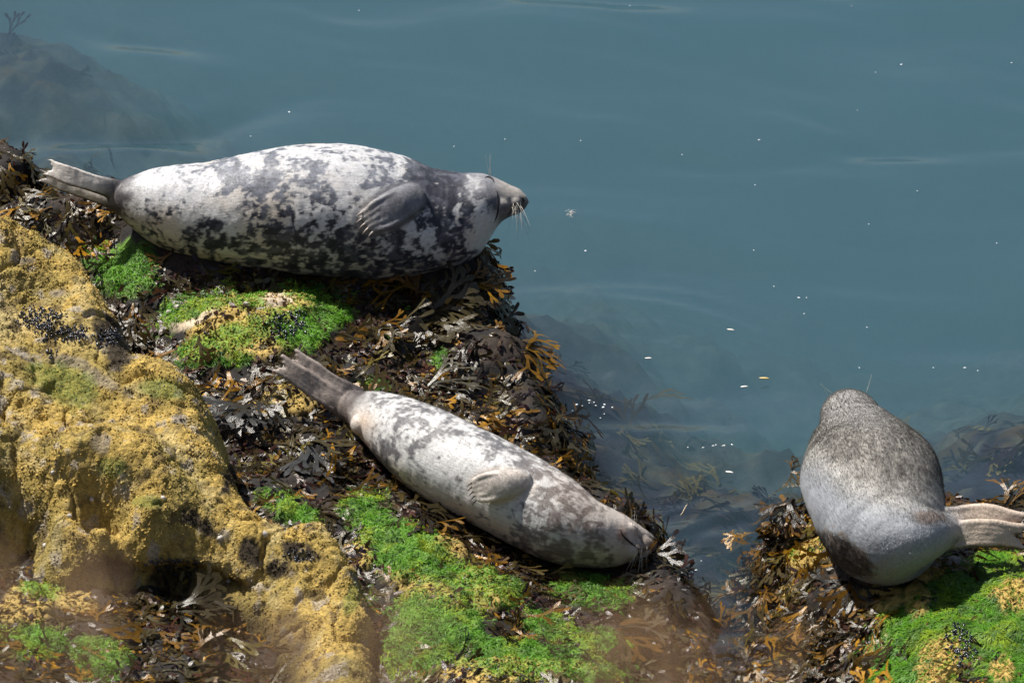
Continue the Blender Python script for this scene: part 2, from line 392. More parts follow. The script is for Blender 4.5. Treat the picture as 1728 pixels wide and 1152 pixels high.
zC = press(C.XY, zC, [SP3])
C.finish(np.clip(zC, -1.2, 1.3)); C.relief(.02, .004, 27)
zD = plateD(D.XY)
zD = np.clip(zD, -2.8, -.03) + (fbm(D.XY, .45, 31, 5, .68) - .5) * np.interp(-zD, [0, .2, .5, 1.5], [.10, .25, .6, .6])
D.finish(np.clip(zD - .07, -3, -.05))

def shade(P, base, dark, seed):
    n = fbm(P, .06, seed, 4); return base * (.7 + .6 * n)[:, None]
# ledge colour
n1 = fbm(A.P, .12, 51, 4); n2 = fbm(A.P, .03, 52, 3)
cA = mix(np.tile(DARKB, (len(A.P), 1)), np.array([.028, .018, .012]), sstep(.4, .65, n1))
cA = mix(cA, np.array([.045, .018, .018]), rA * .7)
cA = mix(cA, OCHRE * .9, oA * sstep(.25, .5, n2 + .12))
cA = mix(cA, GREENB, gA * sstep(.3, .55, fbm(A.P, .05, 53, 3) + .1) * .85)
cA = mix(cA, np.array([.52, .42, .30]), pA)
# crag colour
UVb = B.UV
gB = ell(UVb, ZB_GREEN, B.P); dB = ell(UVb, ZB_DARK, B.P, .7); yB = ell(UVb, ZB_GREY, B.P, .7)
n1 = fbm(B.P, .2, 61, 4); n2 = fbm(B.P, .035, 62, 3); n3 = fbm(B.P, .08, 63, 4)
cB = mix(np.tile(OCHRE, (len(B.P), 1)), np.array([.36, .275, .085]), sstep(.35, .65, n1))
cB = mix(cB, np.array([.50, .40, .19]), sstep(.45, .6, fbm(B.P, .3, 66, 3)) * sstep(620, 540, B.UV[:, 1]) * .7)
cB = mix(cB, np.array([.50, .42, .22]), sstep(.55, .75, n3) * .5)
cB = mix(cB, np.array([.13, .095, .05]), sstep(.58, .72, fbm(B.P, .05, 64, 4)) * .75)
cB = mix(cB, np.array([.42, .37, .31]), sstep(.64, .72, fbm(B.P, .06, 67, 3)) * .7)
cB = mix(cB, np.array([.26, .22, .17]), yB * .75)
cB = mix(cB, np.array([.20, .24, .05]), gB * .55)
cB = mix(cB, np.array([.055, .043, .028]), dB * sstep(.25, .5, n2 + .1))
cB *= (.8 + .4 * n2)[:, None]
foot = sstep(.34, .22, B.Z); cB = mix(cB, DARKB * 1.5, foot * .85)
# right rock colour
n1 = fbm(C.P, .12, 71, 4); n2 = fbm(C.P, .03, 72, 3)
cC = mix(np.tile(DARKB, (len(C.P), 1)), np.array([.06, .034, .018]), sstep(.4, .65, n1))
cC = mix(cC, np.array([.06, .13, .012]), gC * .9)
cC = mix(cC, np.array([.44, .30, .08]), oC * sstep(.2, .45, n2 + .1))
cC = mix(cC, np.array([.22, .21, .23]), bC)
cD = mix(np.tile(np.array([.06, .07, .06]), (len(D.P), 1)), np.array([.042, .030, .016]), sstep(-.9, -.3, D.Z) * sstep(.5, .66, fbm(D.P, .16, 81, 4)))
cD = mix(cD, np.array([.012, .010, .018]), sstep(-.9, -.3, D.Z) * sstep(.58, .5, fbm(D.P, .16, 81, 4)))

def ground_obj(name, G, col, mat, keep):
    F = grid_faces(G.nx, G.ny, keep); V, F2, c2 = compact(G.P, F, col)
    o = local_obj(name, V, F2, mat, c2); props(o, kind='structure'); return o
ledge = ground_obj('rock_ledge', A, cA, M_ROCK, (A.Z > -.5))
Bi = np.clip(((B.XY - [A.xs[0], A.ys[0]]) / A.step).round().astype(int), 0, [A.nx - 1, A.ny - 1])
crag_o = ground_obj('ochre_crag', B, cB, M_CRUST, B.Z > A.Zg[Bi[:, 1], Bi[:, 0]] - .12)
rock_c = ground_obj('weedy_rock', C, cC, M_ROCK, (C.Z > -.5))
bed = ground_obj('sea_bed', D, cD, M_BED, np.ones(len(D.P), bool))
# distant bed and the shore towards the viewer, coarse, outside the picture
X, Y = np.meshgrid(np.linspace(-120, 120, 61), np.linspace(-60, 180, 61))
ZZ = -3.4 + 0 * X; V = np.stack([X.ravel(), Y.ravel(), ZZ.ravel()], -1)
o = local_obj('deep_sea_bed', V, grid_faces(61, 61), M_BED, np.tile([.10, .12, .10], (len(V), 1))); props(o, kind='structure')

# ================================================================== WATER
def water():
    xs = np.concatenate([np.linspace(-110, -5.2, 22), np.arange(-5, 5.01, .05), np.linspace(5.2, 110, 22)])
    ys = np.concatenate([np.linspace(-55, -4.7, 10), np.arange(-4.5, 8.01, .042), np.linspace(8.3, 170, 30)])
    X, Y = np.meshgrid(xs, ys); XY = np.stack([X.ravel(), Y.ravel()], -1)
    fine = sstep(5.2, 4.5, np.abs(XY[:, 0])) * sstep(8.3, 7, XY[:, 1]) * sstep(-4.7, -4.2, XY[:, 1])
    h = np.zeros(len(XY)); wr_ = np.random.default_rng(29)
    wq = XY + (np.stack([fbm(XY, .9, 95, 2), fbm(XY + 7, .9, 96, 2)], -1) - .5) * .55
    for k in range(16):                         # many small crossing waves
        lam = wr_.uniform(.22, .95); an = wr_.normal(1.45, .33); kd = 2 * np.pi / lam
        h += wr_.uniform(.5, 1.2) * .0068 * lam * np.sin(kd * (wq @ [math.cos(an), math.sin(an)]) + wr_.uniform(0, 6.28))
    h *= .55 + .8 * sstep(.3, .7, fbm(XY * [.6, 1], 1.1, 97, 2))
    c = at_z(1010, 700, 0)[:2]; r = np.hypot(XY[:, 0] - c[0], XY[:, 1] - c[1])
    h += np.cos(r * 2 * np.pi / .15) * .0075 * np.exp(-((r - .75) / .40) ** 2) * sstep(.1, .5, (XY[:, 0] - c[0]) / (r + .01) + .3)
    V = np.concatenate([XY, (h * fine)[:, None]], 1)
    nx, ny = len(xs), len(ys); F = grid_faces(nx, ny)
    i = np.arange(nx * ny).reshape(ny, nx)
    per = np.concatenate([i[0, :-1], i[:-1, -1], i[-1, :0:-1], i[:0:-1, 0]])
    Vb = V[per].copy(); Vb[:, 2] = -3.9; n = len(per); k = np.arange(n)
    S = np.stack([per, len(V) + k, len(V) + (k + 1) % n, per[(k + 1) % n]], -1)
    bot = (len(V) + k)[::-1][None, :]
    m = bpy.data.materials.new('sea_water'); m.use_nodes = True; t = m.node_tree; t.nodes.clear()
    o = nd(t, 'ShaderNodeOutputMaterial')
    fr = nd(t, 'ShaderNodeFresnel', IOR=1.5); gl = nd(t, 'ShaderNodeBsdfGlossy', Roughness=0.02); tr = nd(t, 'ShaderNodeBsdfTransparent')
    geo = nd(t, 'ShaderNodeNewGeometry'); mp = nd(t, 'ShaderNodeMapping'); mp.inputs['Scale'].default_value = (.5, 1, 1); L(t, geo.outputs['Position'], mp.inputs[0])
    no = nd(t, 'ShaderNodeTexNoise', Scale=14.0, Detail=3.0); L(t, mp.outputs[0], no.inputs['Vector'])
    bu = nd(t, 'ShaderNodeBump', Strength=.35, Distance=.006); L(t, no.outputs['Fac'], bu.inputs['Height'])
    L(t, bu.outputs[0], gl.inputs['Normal']); L(t, bu.outputs[0], fr.inputs['Normal'])
    mx = nd(t, 'ShaderNodeMixShader'); L(t, fr.outputs[0], mx.inputs[0]); L(t, tr.outputs[0], mx.inputs[1]); L(t, gl.outputs[0], mx.inputs[2])
    L(t, mx.outputs[0], o.inputs['Surface'])
    vs = nd(t, 'ShaderNodeVolumeScatter', Density=.95); vs.inputs['Color'].default_value = (.095, .185, .235, 1); vs.inputs['Anisotropy'].default_value = 0.0
    va = nd(t, 'ShaderNodeVolumeAbsorption', Density=.75); va.inputs['Color'].default_value = (.38, .56, .62, 1)
    ad = nd(t, 'ShaderNodeAddShader'); L(t, vs.outputs[0], ad.inputs[0]); L(t, va.outputs[0], ad.inputs[1]); L(t, ad.outputs[0], o.inputs['Volume'])
    me = make_mesh('water', np.concatenate([V, Vb]), [F, S, bot], m)
    return props(add_obj('water', me), kind='structure')
WATER = water()

# ================================================================== SEALS
def unit(v): return v / (np.linalg.norm(v, axis=-1, keepdims=True) + 1e-12)
def smooth_path(C, R, n):
    """Catmull-like resampling of centres and radii"""
    C = np.asarray(C, float); R = np.asarray(R, float); k = len(C)
    d = np.concatenate([[0], np.cumsum(np.linalg.norm(np.diff(C, axis=0), axis=1))])
    m = np.gradient(C, d, axis=0); mr = np.gradient(R, d)
    s = np.linspace(0, d[-1], n); j = np.clip(np.searchsorted(d, s, 'right') - 1, 0, k - 2)
    h = d[j + 1] - d[j]; t = (s - d[j]) / h
    h00 = 2 * t**3 - 3 * t**2 + 1; h10 = t**3 - 2 * t**2 + t; h01 = -2 * t**3 + 3 * t**2; h11 = t**3 - t**2
    Cn = h00[:, None] * C[j] + (h10 * h)[:, None] * m[j] + h01[:, None] * C[j + 1] + (h11 * h)[:, None] * m[j + 1]
    Rn = h00 * R[j] + h10 * h * mr[j] + h01 * R[j + 1] + h11 * h * mr[j + 1]
    return Cn, Rn, s
def tube(C, Ra, Rb, up, ns=24, soft=0):
    """closed loft: half-width Ra along side, Rb along 'up' (array or vector)"""
    C = np.asarray(C, float); n = len(C); T = unit(np.gradient(C, axis=0))
    if soft:
        k = np.hanning(soft * 2 + 1); k /= k.sum(); T = unit(np.stack([np.convolve(np.pad(T[:, i], soft, 'edge'), k, 'valid') for i in range(3)], -1))
    U = np.broadcast_to(np.asarray(up, float), C.shape)
    S = unit(np.cross(T, U)); Nn = np.cross(S, T)
    th = np.linspace(0, 2 * np.pi, ns, endpoint=False)
    V = C[:, None] + np.cos(th)[None, :, None] * S[:, None] * np.asarray(Ra).reshape(-1, 1, 1) + np.sin(th)[None, :, None] * Nn[:, None] * np.asarray(Rb).reshape(-1, 1, 1)
    V = V.reshape(-1, 3); i = np.arange(n * ns).reshape(n, ns); j = np.roll(i, -1, 1)
    F = np.stack([i[:-1], j[:-1], j[1:], i[1:]], -1).reshape(-1, 4)
    ra, rb = np.asarray(Ra).ravel(), np.asarray(Rb).ravel()
    V = np.concatenate([V, [C[0] - T[0] * min(ra[0], rb[0]) * .6, C[-1] + T[-1] * min(ra[-1], rb[-1]) * .6]])
    a, b = n * ns, n * ns + 1
    F3 = np.concatenate([np.stack([j[0], i[0], np.full(ns, a)], -1), np.stack([i[-1], j[-1], np.full(ns, b)], -1)])
    return V, F, F3
def merge(parts):
    V, Q, Tn, o = [], [], [], 0
    for v, q, t in parts:
        V.append(v); Q.append(q + o); Tn.append(t + o); o += len(v)
    return np.concatenate(V), np.concatenate(Q), np.concatenate(Tn)
def blob(c, r, axes=None, ns=16, nr=9):
    ph = np.linspace(.12, np.pi - .12, nr); ax = np.eye(3) if axes is None else np.asarray(axes)
    c = np.asarray(c, float); r = np.asarray(r, float)
    Cc = c + np.outer(np.cos(ph) * r[0], ax[0])
    th = np.linspace(0, 2 * np.pi, ns, endpoint=False)
    V = Cc[:, None] + np.sin(ph)[:, None, None] * (np.cos(th)[None, :, None] * r[1] * ax[1] + np.sin(th)[None, :, None] * r[2] * ax[2])
    V = V.reshape(-1, 3); i = np.arange(nr * ns).reshape(nr, ns); j = np.roll(i, -1, 1)
    F = np.stack([i[:-1], j[:-1], j[1:], i[1:]], -1).reshape(-1, 4)
    V = np.concatenate([V, [c + ax[0] * r[0], c - ax[0] * r[0]]])
    F3 = np.concatenate([np.stack([j[0], i[0], np.full(ns, nr * ns)], -1), np.stack([i[-1], j[-1], np.full(ns, nr * ns + 1)], -1)])
    return V, F, F3

def fur_material(name, streak=.75, bump=.3, sheen=.06, rough=.5):
    m, t, b = nodes_of(name)
    at = nd(t, 'ShaderNodeAttribute', attribute_name='col'); fc = nd(t, 'ShaderNodeAttribute', attribute_name='furco')
    mp = nd(t, 'ShaderNodeMapping'); mp.inputs['Scale'].default_value = (22, 130, 130); L(t, fc.outputs['Vector'], mp.inputs[0])
    no = nd(t, 'ShaderNodeTexNoise', Scale=1.0, Detail=4.0, Roughness=.65); L(t, mp.outputs[0], no.inputs['Vector'])
    mr = nd(t, 'ShaderNodeMapRange'); mr.inputs['From Min'].default_value = .3; mr.inputs['From Max'].default_value = .7
    mr.inputs['To Min'].default_value = 1 - .22 * streak; mr.inputs['To Max'].default_value = 1 + .22 * streak; L(t, no.outputs['Fac'], mr.inputs['Value'])
    mu = nd(t, 'ShaderNodeVectorMath', operation='SCALE'); L(t, at.outputs['Color'], mu.inputs[0]); L(t, mr.outputs[0], mu.inputs['Scale']); L(t, mu.outputs[0], b.inputs['Base Color'])
    b.inputs['Roughness'].default_value = rough; b.inputs['Specular IOR Level'].default_value = .3
    b.inputs['Sheen Weight'].default_value = sheen; b.inputs['Sheen Roughness'].default_value = .4
    bu = nd(t, 'ShaderNodeBump', Strength=bump, Distance=.004); L(t, no.outputs['Fac'], bu.inputs['Height']); L(t, bu.outputs[0], b.inputs['Normal'])
    return m
M_FUR = fur_material('seal_fur')
M_FUR3 = fur_material('grey_seal_fur', streak=1.3, bump=.8)
def plain(name, c, rough=.5, spec=.5):
    m, t, b = nodes_of(name); geo = nd(t, 'ShaderNodeNewGeometry')
    no = nd(t, 'ShaderNodeTexNoise', Scale=80.0, Detail=3.0); L(t, geo.outputs['Position'], no.inputs['Vector'])
    cr = nd(t, 'ShaderNodeMix', data_type='RGBA'); cr.inputs['A'].default_value = tuple(x * .7 for x in c) + (1,); cr.inputs['B'].default_value = tuple(min(1, x * 1.3) for x in c) + (1,)
    L(t, no.outputs['Fac'], cr.inputs['Factor']); L(t, cr.outputs['Result'], b.inputs['Base Color'])
    b.inputs['Roughness'].default_value = rough; b.inputs['Specular IOR Level'].default_value = spec
    return m
M_DARK = plain('dark_skin', (.012, .010, .010), .35)
M_CLAW = plain('claw_horn', (.10, .085, .07), .35)
M_CLAWL = plain('pale_claw_horn', (.42, .36, .32), .4)
M_WHISK = plain('whisker_hair', (.62, .58, .50), .4)

class Seal:
    def __init__(self, name, label, spine, squash_lat, squash_up, mat, group=None):
        self.name = name; self.mat = mat; self.folds = []
        C0 = np.array([c for c, r in spine]); R0 = np.array([r for c, r in spine])
        self.C, self.R, self.s = smooth_path(C0, R0, 220)
        if callable(squash_lat): squash_lat, squash_up = squash_lat(proj(self.C)[:, 1]), squash_up(proj(self.C)[:, 1])
        self.parts = [tube(self.C, self.R * squash_lat, self.R * squash_up, (0, 0, 1), 72, 45)]
        V, Q, T3 = self.parts[0]
        self.bvh = BVHTree.FromPolygons([tuple(v) for v in V], [tuple(f) for f in Q] + [tuple(f) for f in T3])
        base = self.C[len(self.C) // 2].copy(); base[2] -= self.R[len(self.C) // 2]
        self.root = bpy.data.objects.new(name, None); COL.objects.link(self.root); self.root.location = base; self.root.empty_display_size = .2
        props(self.root, label, 'seal', group)
    def surf(self, u, v, lift=0.0, fallback=None):
        d = ray(u, v); h = self.bvh.ray_cast(Vector(CAM), Vector(d))
        if h[0] is None:
            k = np.argmin(((proj(self.C) - [u, v]) ** 2).sum(1)); p = CAM + d * (np.linalg.norm(self.C[k] - CAM))
        else: p = np.array(h[0])
        return p - d * lift
    def px(self, n, P): return n * depth_of(P) / FPX
    def flipper(self, path, hw, th, lift, tips=5, spread=1.0, dlen=.35, dig_r=.26, digits_from=.45, use_surf=True, hind=False):
        """path of pixels -> a paddle facing the viewer with digit ridges; returns the digit tips"""
        if use_surf: P = np.array([self.surf(u, v, l) for (u, v), l in zip(path, lift)])
        else: P = np.array([at_y(u, v, yy) for (u, v), yy in zip(path, lift)])
        sc_ = depth_of(P[0]) / FPX
        Cn, Rn, s = smooth_path(P, np.array(hw) * sc_, 26); thn = np.interp(np.linspace(0, 1, 26), np.linspace(0, 1, len(th)), np.array(th) * sc_)
        toward = -FWD
        self.parts.append(tube(Cn, Rn, thn, toward, 28))
        T = unit(np.gradient(Cn, axis=0)); S = unit(np.cross(T, np.broadcast_to(toward, T.shape)))
        ends = []
        for k in range(tips):
            f = (k / (tips - 1) - .5) * 2
            j0 = int(26 * digits_from); idx = np.linspace(j0, 25, 9).astype(int)
            a_ = np.linspace(0, 1, 9)
            ctr = Cn[idx] + S[idx] * (Rn[idx] * f * (.72 + .15 * a_ * spread))[:, None] + toward * (thn[idx] * .55)[:, None]
            ln = dlen * Rn[j0] * ((1 - .35 * abs(f) ** 1.5 + .1 * (k % 2)) if not hind else (.55 + .75 * abs(f) ** 1.3 + .12 * (k % 2)))
            ctr = np.concatenate([ctr, [ctr[-1] + T[25] * ln + S[25] * f * ln * .15 * spread]])
            rr = np.concatenate([np.linspace(.6, 1, 9) * Rn[j0] * dig_r, [Rn[j0] * dig_r * .55]])
            c2, r2, _ = smooth_path(ctr, rr, 18)
            self.parts.append(tube(c2, r2, r2 * .9, toward, 12)); ends.append((c2[-1], unit(c2[-1] - c2[-3])))
        return ends
    def claws(self, ends, length, rad, mat, droop=.35):
        for p, d in ends:
            tt = np.linspace(0, 1, 6)[:, None]
            c = p - d * length * .35 + d * (length * 1.35 * tt) - UPV * (length * droop) * tt ** 2 + (-FWD) * (.35 * length * np.sin(tt * 3.1) )
            r = rad * (1 - tt[:, 0]) ** .6 + 1e-4
            V, Q, T3 = tube(c, r, r, (0.1, .2, 1), 8)
            self.child('claw', V, [Q, T3], mat)
    def child(self, name, V, F, mat, **kw):
        return local_obj(name, V, F, mat, parent=self.root, **kw)
    def line(self, name, pts, rad, mat, lift=0.0, taper=True):
        P = np.array([self.fin(u, v) for u, v in pts]) if hasattr(self, 'fbvh') else np.array([self.surf(u, v) for u, v in pts])
        P = P + (-FWD) * lift
        c, r, s = smooth_path(P, np.full(len(P), 1.0), 16); t = np.linspace(0, 1, 16)
        rr = rad * (np.sin(np.pi * np.clip(t, .04, .96)) ** .5 if taper else np.ones(16))
        V, Q, T3 = tube(c, rr, rr, -FWD, 8); self.child(name, V, [Q, T3], mat)
    def fin(self, u, v):
        d = ray(u, v); h = self.fbvh.ray_cast(Vector(CAM), Vector(d))
        return np.array(h[0]) if h[0] is not None else self.surf(u, v)
    def build(self, voxel, smooth_it, colour):
        V, Q, T3 = merge(self.parts)
        me = make_mesh('tmp', V, [Q, T3], None); o = add_obj('tmp', me)
        r = o.modifiers.new('r', 'REMESH'); r.mode = 'VOXEL'; r.voxel_size = voxel; r.use_smooth_shade = True
        s = o.modifiers.new('s', 'SMOOTH'); s.factor = .5; s.iterations = smooth_it
        dg = bpy.context.evaluated_depsgraph_get(); dg.update()
        m2 = bpy.data.meshes.new_from_object(o.evaluated_get(dg), depsgraph=dg)
        bpy.data.objects.remove(o); bpy.data.meshes.remove(me)
        n = len(m2.vertices); co = np.empty(n * 3, np.float32); m2.vertices.foreach_get('co', co); co = co.reshape(-1, 3).astype(float)
        no = np.empty(n * 3, np.float32); m2.vertices.foreach_get('normal', no); no = no.reshape(-1, 3).astype(float)
        # body coordinates
        sj = np.empty(n, int); Cs = self.C[::2]
        for a0 in range(0, n, 40000):
            b_ = co[a0:a0 + 40000]; sj[a0:a0 + 40000] = ((b_[:, None] - Cs[None]) ** 2).sum(-1).argmin(1) * 2
        T = unit(np.gradient(self.C, axis=0))[sj]
        rel = co - self.C[sj]; ax = (rel * T).sum(1); sal = self.s[sj] + ax
        S = unit(np.cross(T, [0, 0, 1.0])); N = np.cross(S, T)
        th = np.arctan2((rel * N).sum(1), (rel * S).sum(1))
        furco = np.stack([sal, (rel * S).sum(1), (rel * N).sum(1)], -1)
        uv = proj(co); face = no @ (-FWD)
        # fat folds and small unevenness of the hide
        disp = (fbm(co, .16, 5, 3) - .5) * .010 + (fbm(furco * [2.2, 1, 1], .05, 8, 2) - .5) * .0035
        for sc0, wd_, dp in self.folds:
            disp = disp - dp * np.exp(-((sal / self.s[-1] - sc0 - .01 * (fbm(co, .1, 9, 2) - .5)) / wd_) ** 2)
        co = co + no * disp[:, None]
        col = colour(dict(co=co, no=no, s=sal / self.s[-1], th=th, uv=uv, face=face, furco=furco, r=np.linalg.norm(rel, axis=1) / self.R[sj]))
        org = np.array(self.root.location)
        m2.vertices.foreach_set('co', (co - org).astype(np.float32).ravel())
        set_col(m2, col); at = m2.attributes.new('furco', 'FLOAT_VECTOR', 'POINT'); at.data.foreach_set('vector', furco.astype(np.float32).ravel())
        m2.materials.clear(); m2.materials.append(self.mat); m2.polygons.foreach_set('use_smooth', np.ones(len(m2.polygons), bool)); m2.update()
        m2.name = 'body'; body = add_obj('body', m2, self.root); self.co, self.no, self.col, self.T = co, no, col, T; self.sal = sal / self.s[-1]; self.uv = uv
        nf = len(m2.polygons); lt = np.empty(nf, np.int32); m2.polygons.foreach_get('loop_total', lt)
        vi = np.empty(len(m2.loops), np.int32); m2.loops.foreach_get('vertex_index', vi); st = np.concatenate([[0], np.cumsum(lt)[:-1]])
        self.polys = [vi[a_:a_ + b_] for a_, b_ in zip(st[::1], lt)] if False else None
        self.f4 = vi[(st[lt == 4])[:, None] + np.arange(4)]
        self.fbvh = BVHTree.FromPolygons([tuple(v) for v in co], [tuple(int(x) for x in f) for f in self.f4])
        return body
    def fur(self, count, length, width, mask=None, seed=3, tilt=.28):
        r = np.random.default_rng(seed); f = self.f4[r.integers(0, len(self.f4), count)]
        if mask is not None:
            w_ = mask(self); keep = r.random(count) < w_[f[:, 0]]; f = f[keep]
        n = len(f); p = self.co[f[:, 0]] * .5 + self.co[f[:, 2]] * .5; nn = unit(self.no[f[:, 0]] + self.no[f[:, 2]])
        t = -self.T[f[:, 0]]; t = unit(t - nn * (t * nn).sum(1, keepdims=True) + r.normal(0, .14, (n, 3)))
        d = unit(t + nn * (tilt + r.normal(0, .08, (n, 1)))); sd = unit(np.cross(d, nn))
        ln = length * r.uniform(.6, 1.3, (n, 1)); wd = width * r.uniform(.7, 1.3, (n, 1))
        V = np.stack([p - sd * wd - nn * .001, p + sd * wd - nn * .001, p + d * ln], 1).reshape(-1, 3)
        c = np.repeat(self.col[f[:, 0]] * r.uniform(.75, 1.3, (n, 1)), 3, 0)
        F = np.arange(n * 3).reshape(-1, 3)
        m_ = self.mat
        o = self.child('fur', V, F, M_HAIR, col=np.clip(c, 0, .95)); props(o, kind='stuff'); return o
    def whiskers(self, roots, mat, length, dirpx, seed=1, droop=.3, rad=.0010):
        r = np.random.default_rng(seed)
        for (u, v), (du, dv) in zip(roots, dirpx):
            p = self.fin(u, v); d = unit(RGT * du - UPV * dv + (-FWD) * r.uniform(-.1, .5))
            ln = length * r.uniform(.7, 1.2); tt = np.linspace(0, 1, 6)[:, None]
            c = p + d * ln * tt - np.array([0, 0, 1]) * ln * droop * tt ** 2
            rr = rad * (1 - .75 * tt[:, 0]); V, Q, T3 = tube(c, rr, rr, (.3, .2, 1), 5); self.child('whisker', V, [Q, T3], mat)
M_HAIR = col_mat('fur_hair', rough=.5, spec=.25, var=.1, vscale=20, trans=.15)

def field(uv, pts, sig=26.0):
    """smooth value through sparse samples (u, v, value), nearest dominated"""
    P = np.array(pts, float); o = np.empty(len(uv))
    for a0 in range(0, len(uv), 40000):
        b = uv[a0:a0 + 40000]; d = ((b[:, None] - P[None, :, :2]) ** 2).sum(-1)
        w_ = 1 / (d + sig ** 2) ** 2; o[a0:a0 + 40000] = (w_ * P[:, 2]).sum(1) / w_.sum(1)
    return o

# ---------------------------------------------------------------- seal on the upper ledge
s1 = Seal('grey_seal', 'large seal with bold black and white blotches lying on the upper ledge', SP1, 1.0, 1.0, M_FUR, 'seals hauled out on the rocks')
e1 = s1.flipper([(708,325),(694,335),(674,346),(654,357),(636,366),(627,371)], [20,26,29,29,25,20], [12,15,15,13,10,6], [-.012,.004,.014,.018,.018,.014], 5, dlen=.5, dig_r=.21, digits_from=.45)
e1b = s1.flipper([(665,455),(668,470),(662,482)], [22,18,10], [8,7,5], [-.06,-.05,-.04], 4, dlen=.3, digits_from=.5)
yy = .04
s1.flipper([(205,325),(172,313),(140,303),(112,294),(96,288)], [20,16,15,16,14], [10,9,7,5,4], [yy,yy-.02,yy-.03,yy-.03,yy-.02], 5, .6, .85, .22, .2, use_surf=False, hind=True)
s1.flipper([(200,340),(167,331),(132,319),(102,309),(86,303)], [17,13,12,12,9], [10,9,7,5,4], [yy,yy+.02,yy+.03,yy+.03,yy+.03], 5, .6, 1.2, .22, .2, use_surf=False, hind=True)
# head forms: cheeks, brow, whisker pad, chin
def hb(S, u, v, r, lift=0.0, y=0.0):
    p = S.surf(u, v, lift); k = S.px(1, p); S.parts.append(blob(p + np.array([0, y, 0]), np.array(r) * k))
hb(s1, 866, 343, (15, 12, 13), -.022); hb(s1, 866, 343, (15, 12, 13), -.022, .05);  hb(s1, 842, 350, (20, 16, 20), -.03); hb(s1, 862, 357, (12, 10, 7), -.03)
D1 = [(230,320,.12),(260,300,.2),(300,350,.34),(250,370,.48),(300,410,.58),(330,290,.38),(400,288,.85),(450,295,.8),(500,285,.6),(540,290,.65),(380,345,.26),(330,330,.2),(440,350,.5),(350,400,.62),(430,420,.6),(500,390,.62),(480,330,.6),(540,340,.55),
      (590,300,.15),(560,262,.42),(500,258,.30),(420,270,.3),(620,340,.32),(640,285,.6),(680,280,.45),(720,300,1.05),(700,275,.75),(760,320,1.1),(740,300,1.1),(730,330,1.0),(785,322,.85),(803,325,.42),(812,348,.42),(845,335,.75),(825,312,.6),(800,300,.55),(822,376,.02),(805,385,.2),
      (770,370,.55),(740,365,.7),(770,400,.62),(700,420,.55),(720,400,.45),(640,420,.64),(560,420,.6),(760,430,.6),(600,460,.66),(690,455,.64),(560,375,.5),(520,360,.45),(600,330,.2),(470,440,.6),(380,440,.5),(280,385,.3),(340,425,.5)]
s1.folds = []
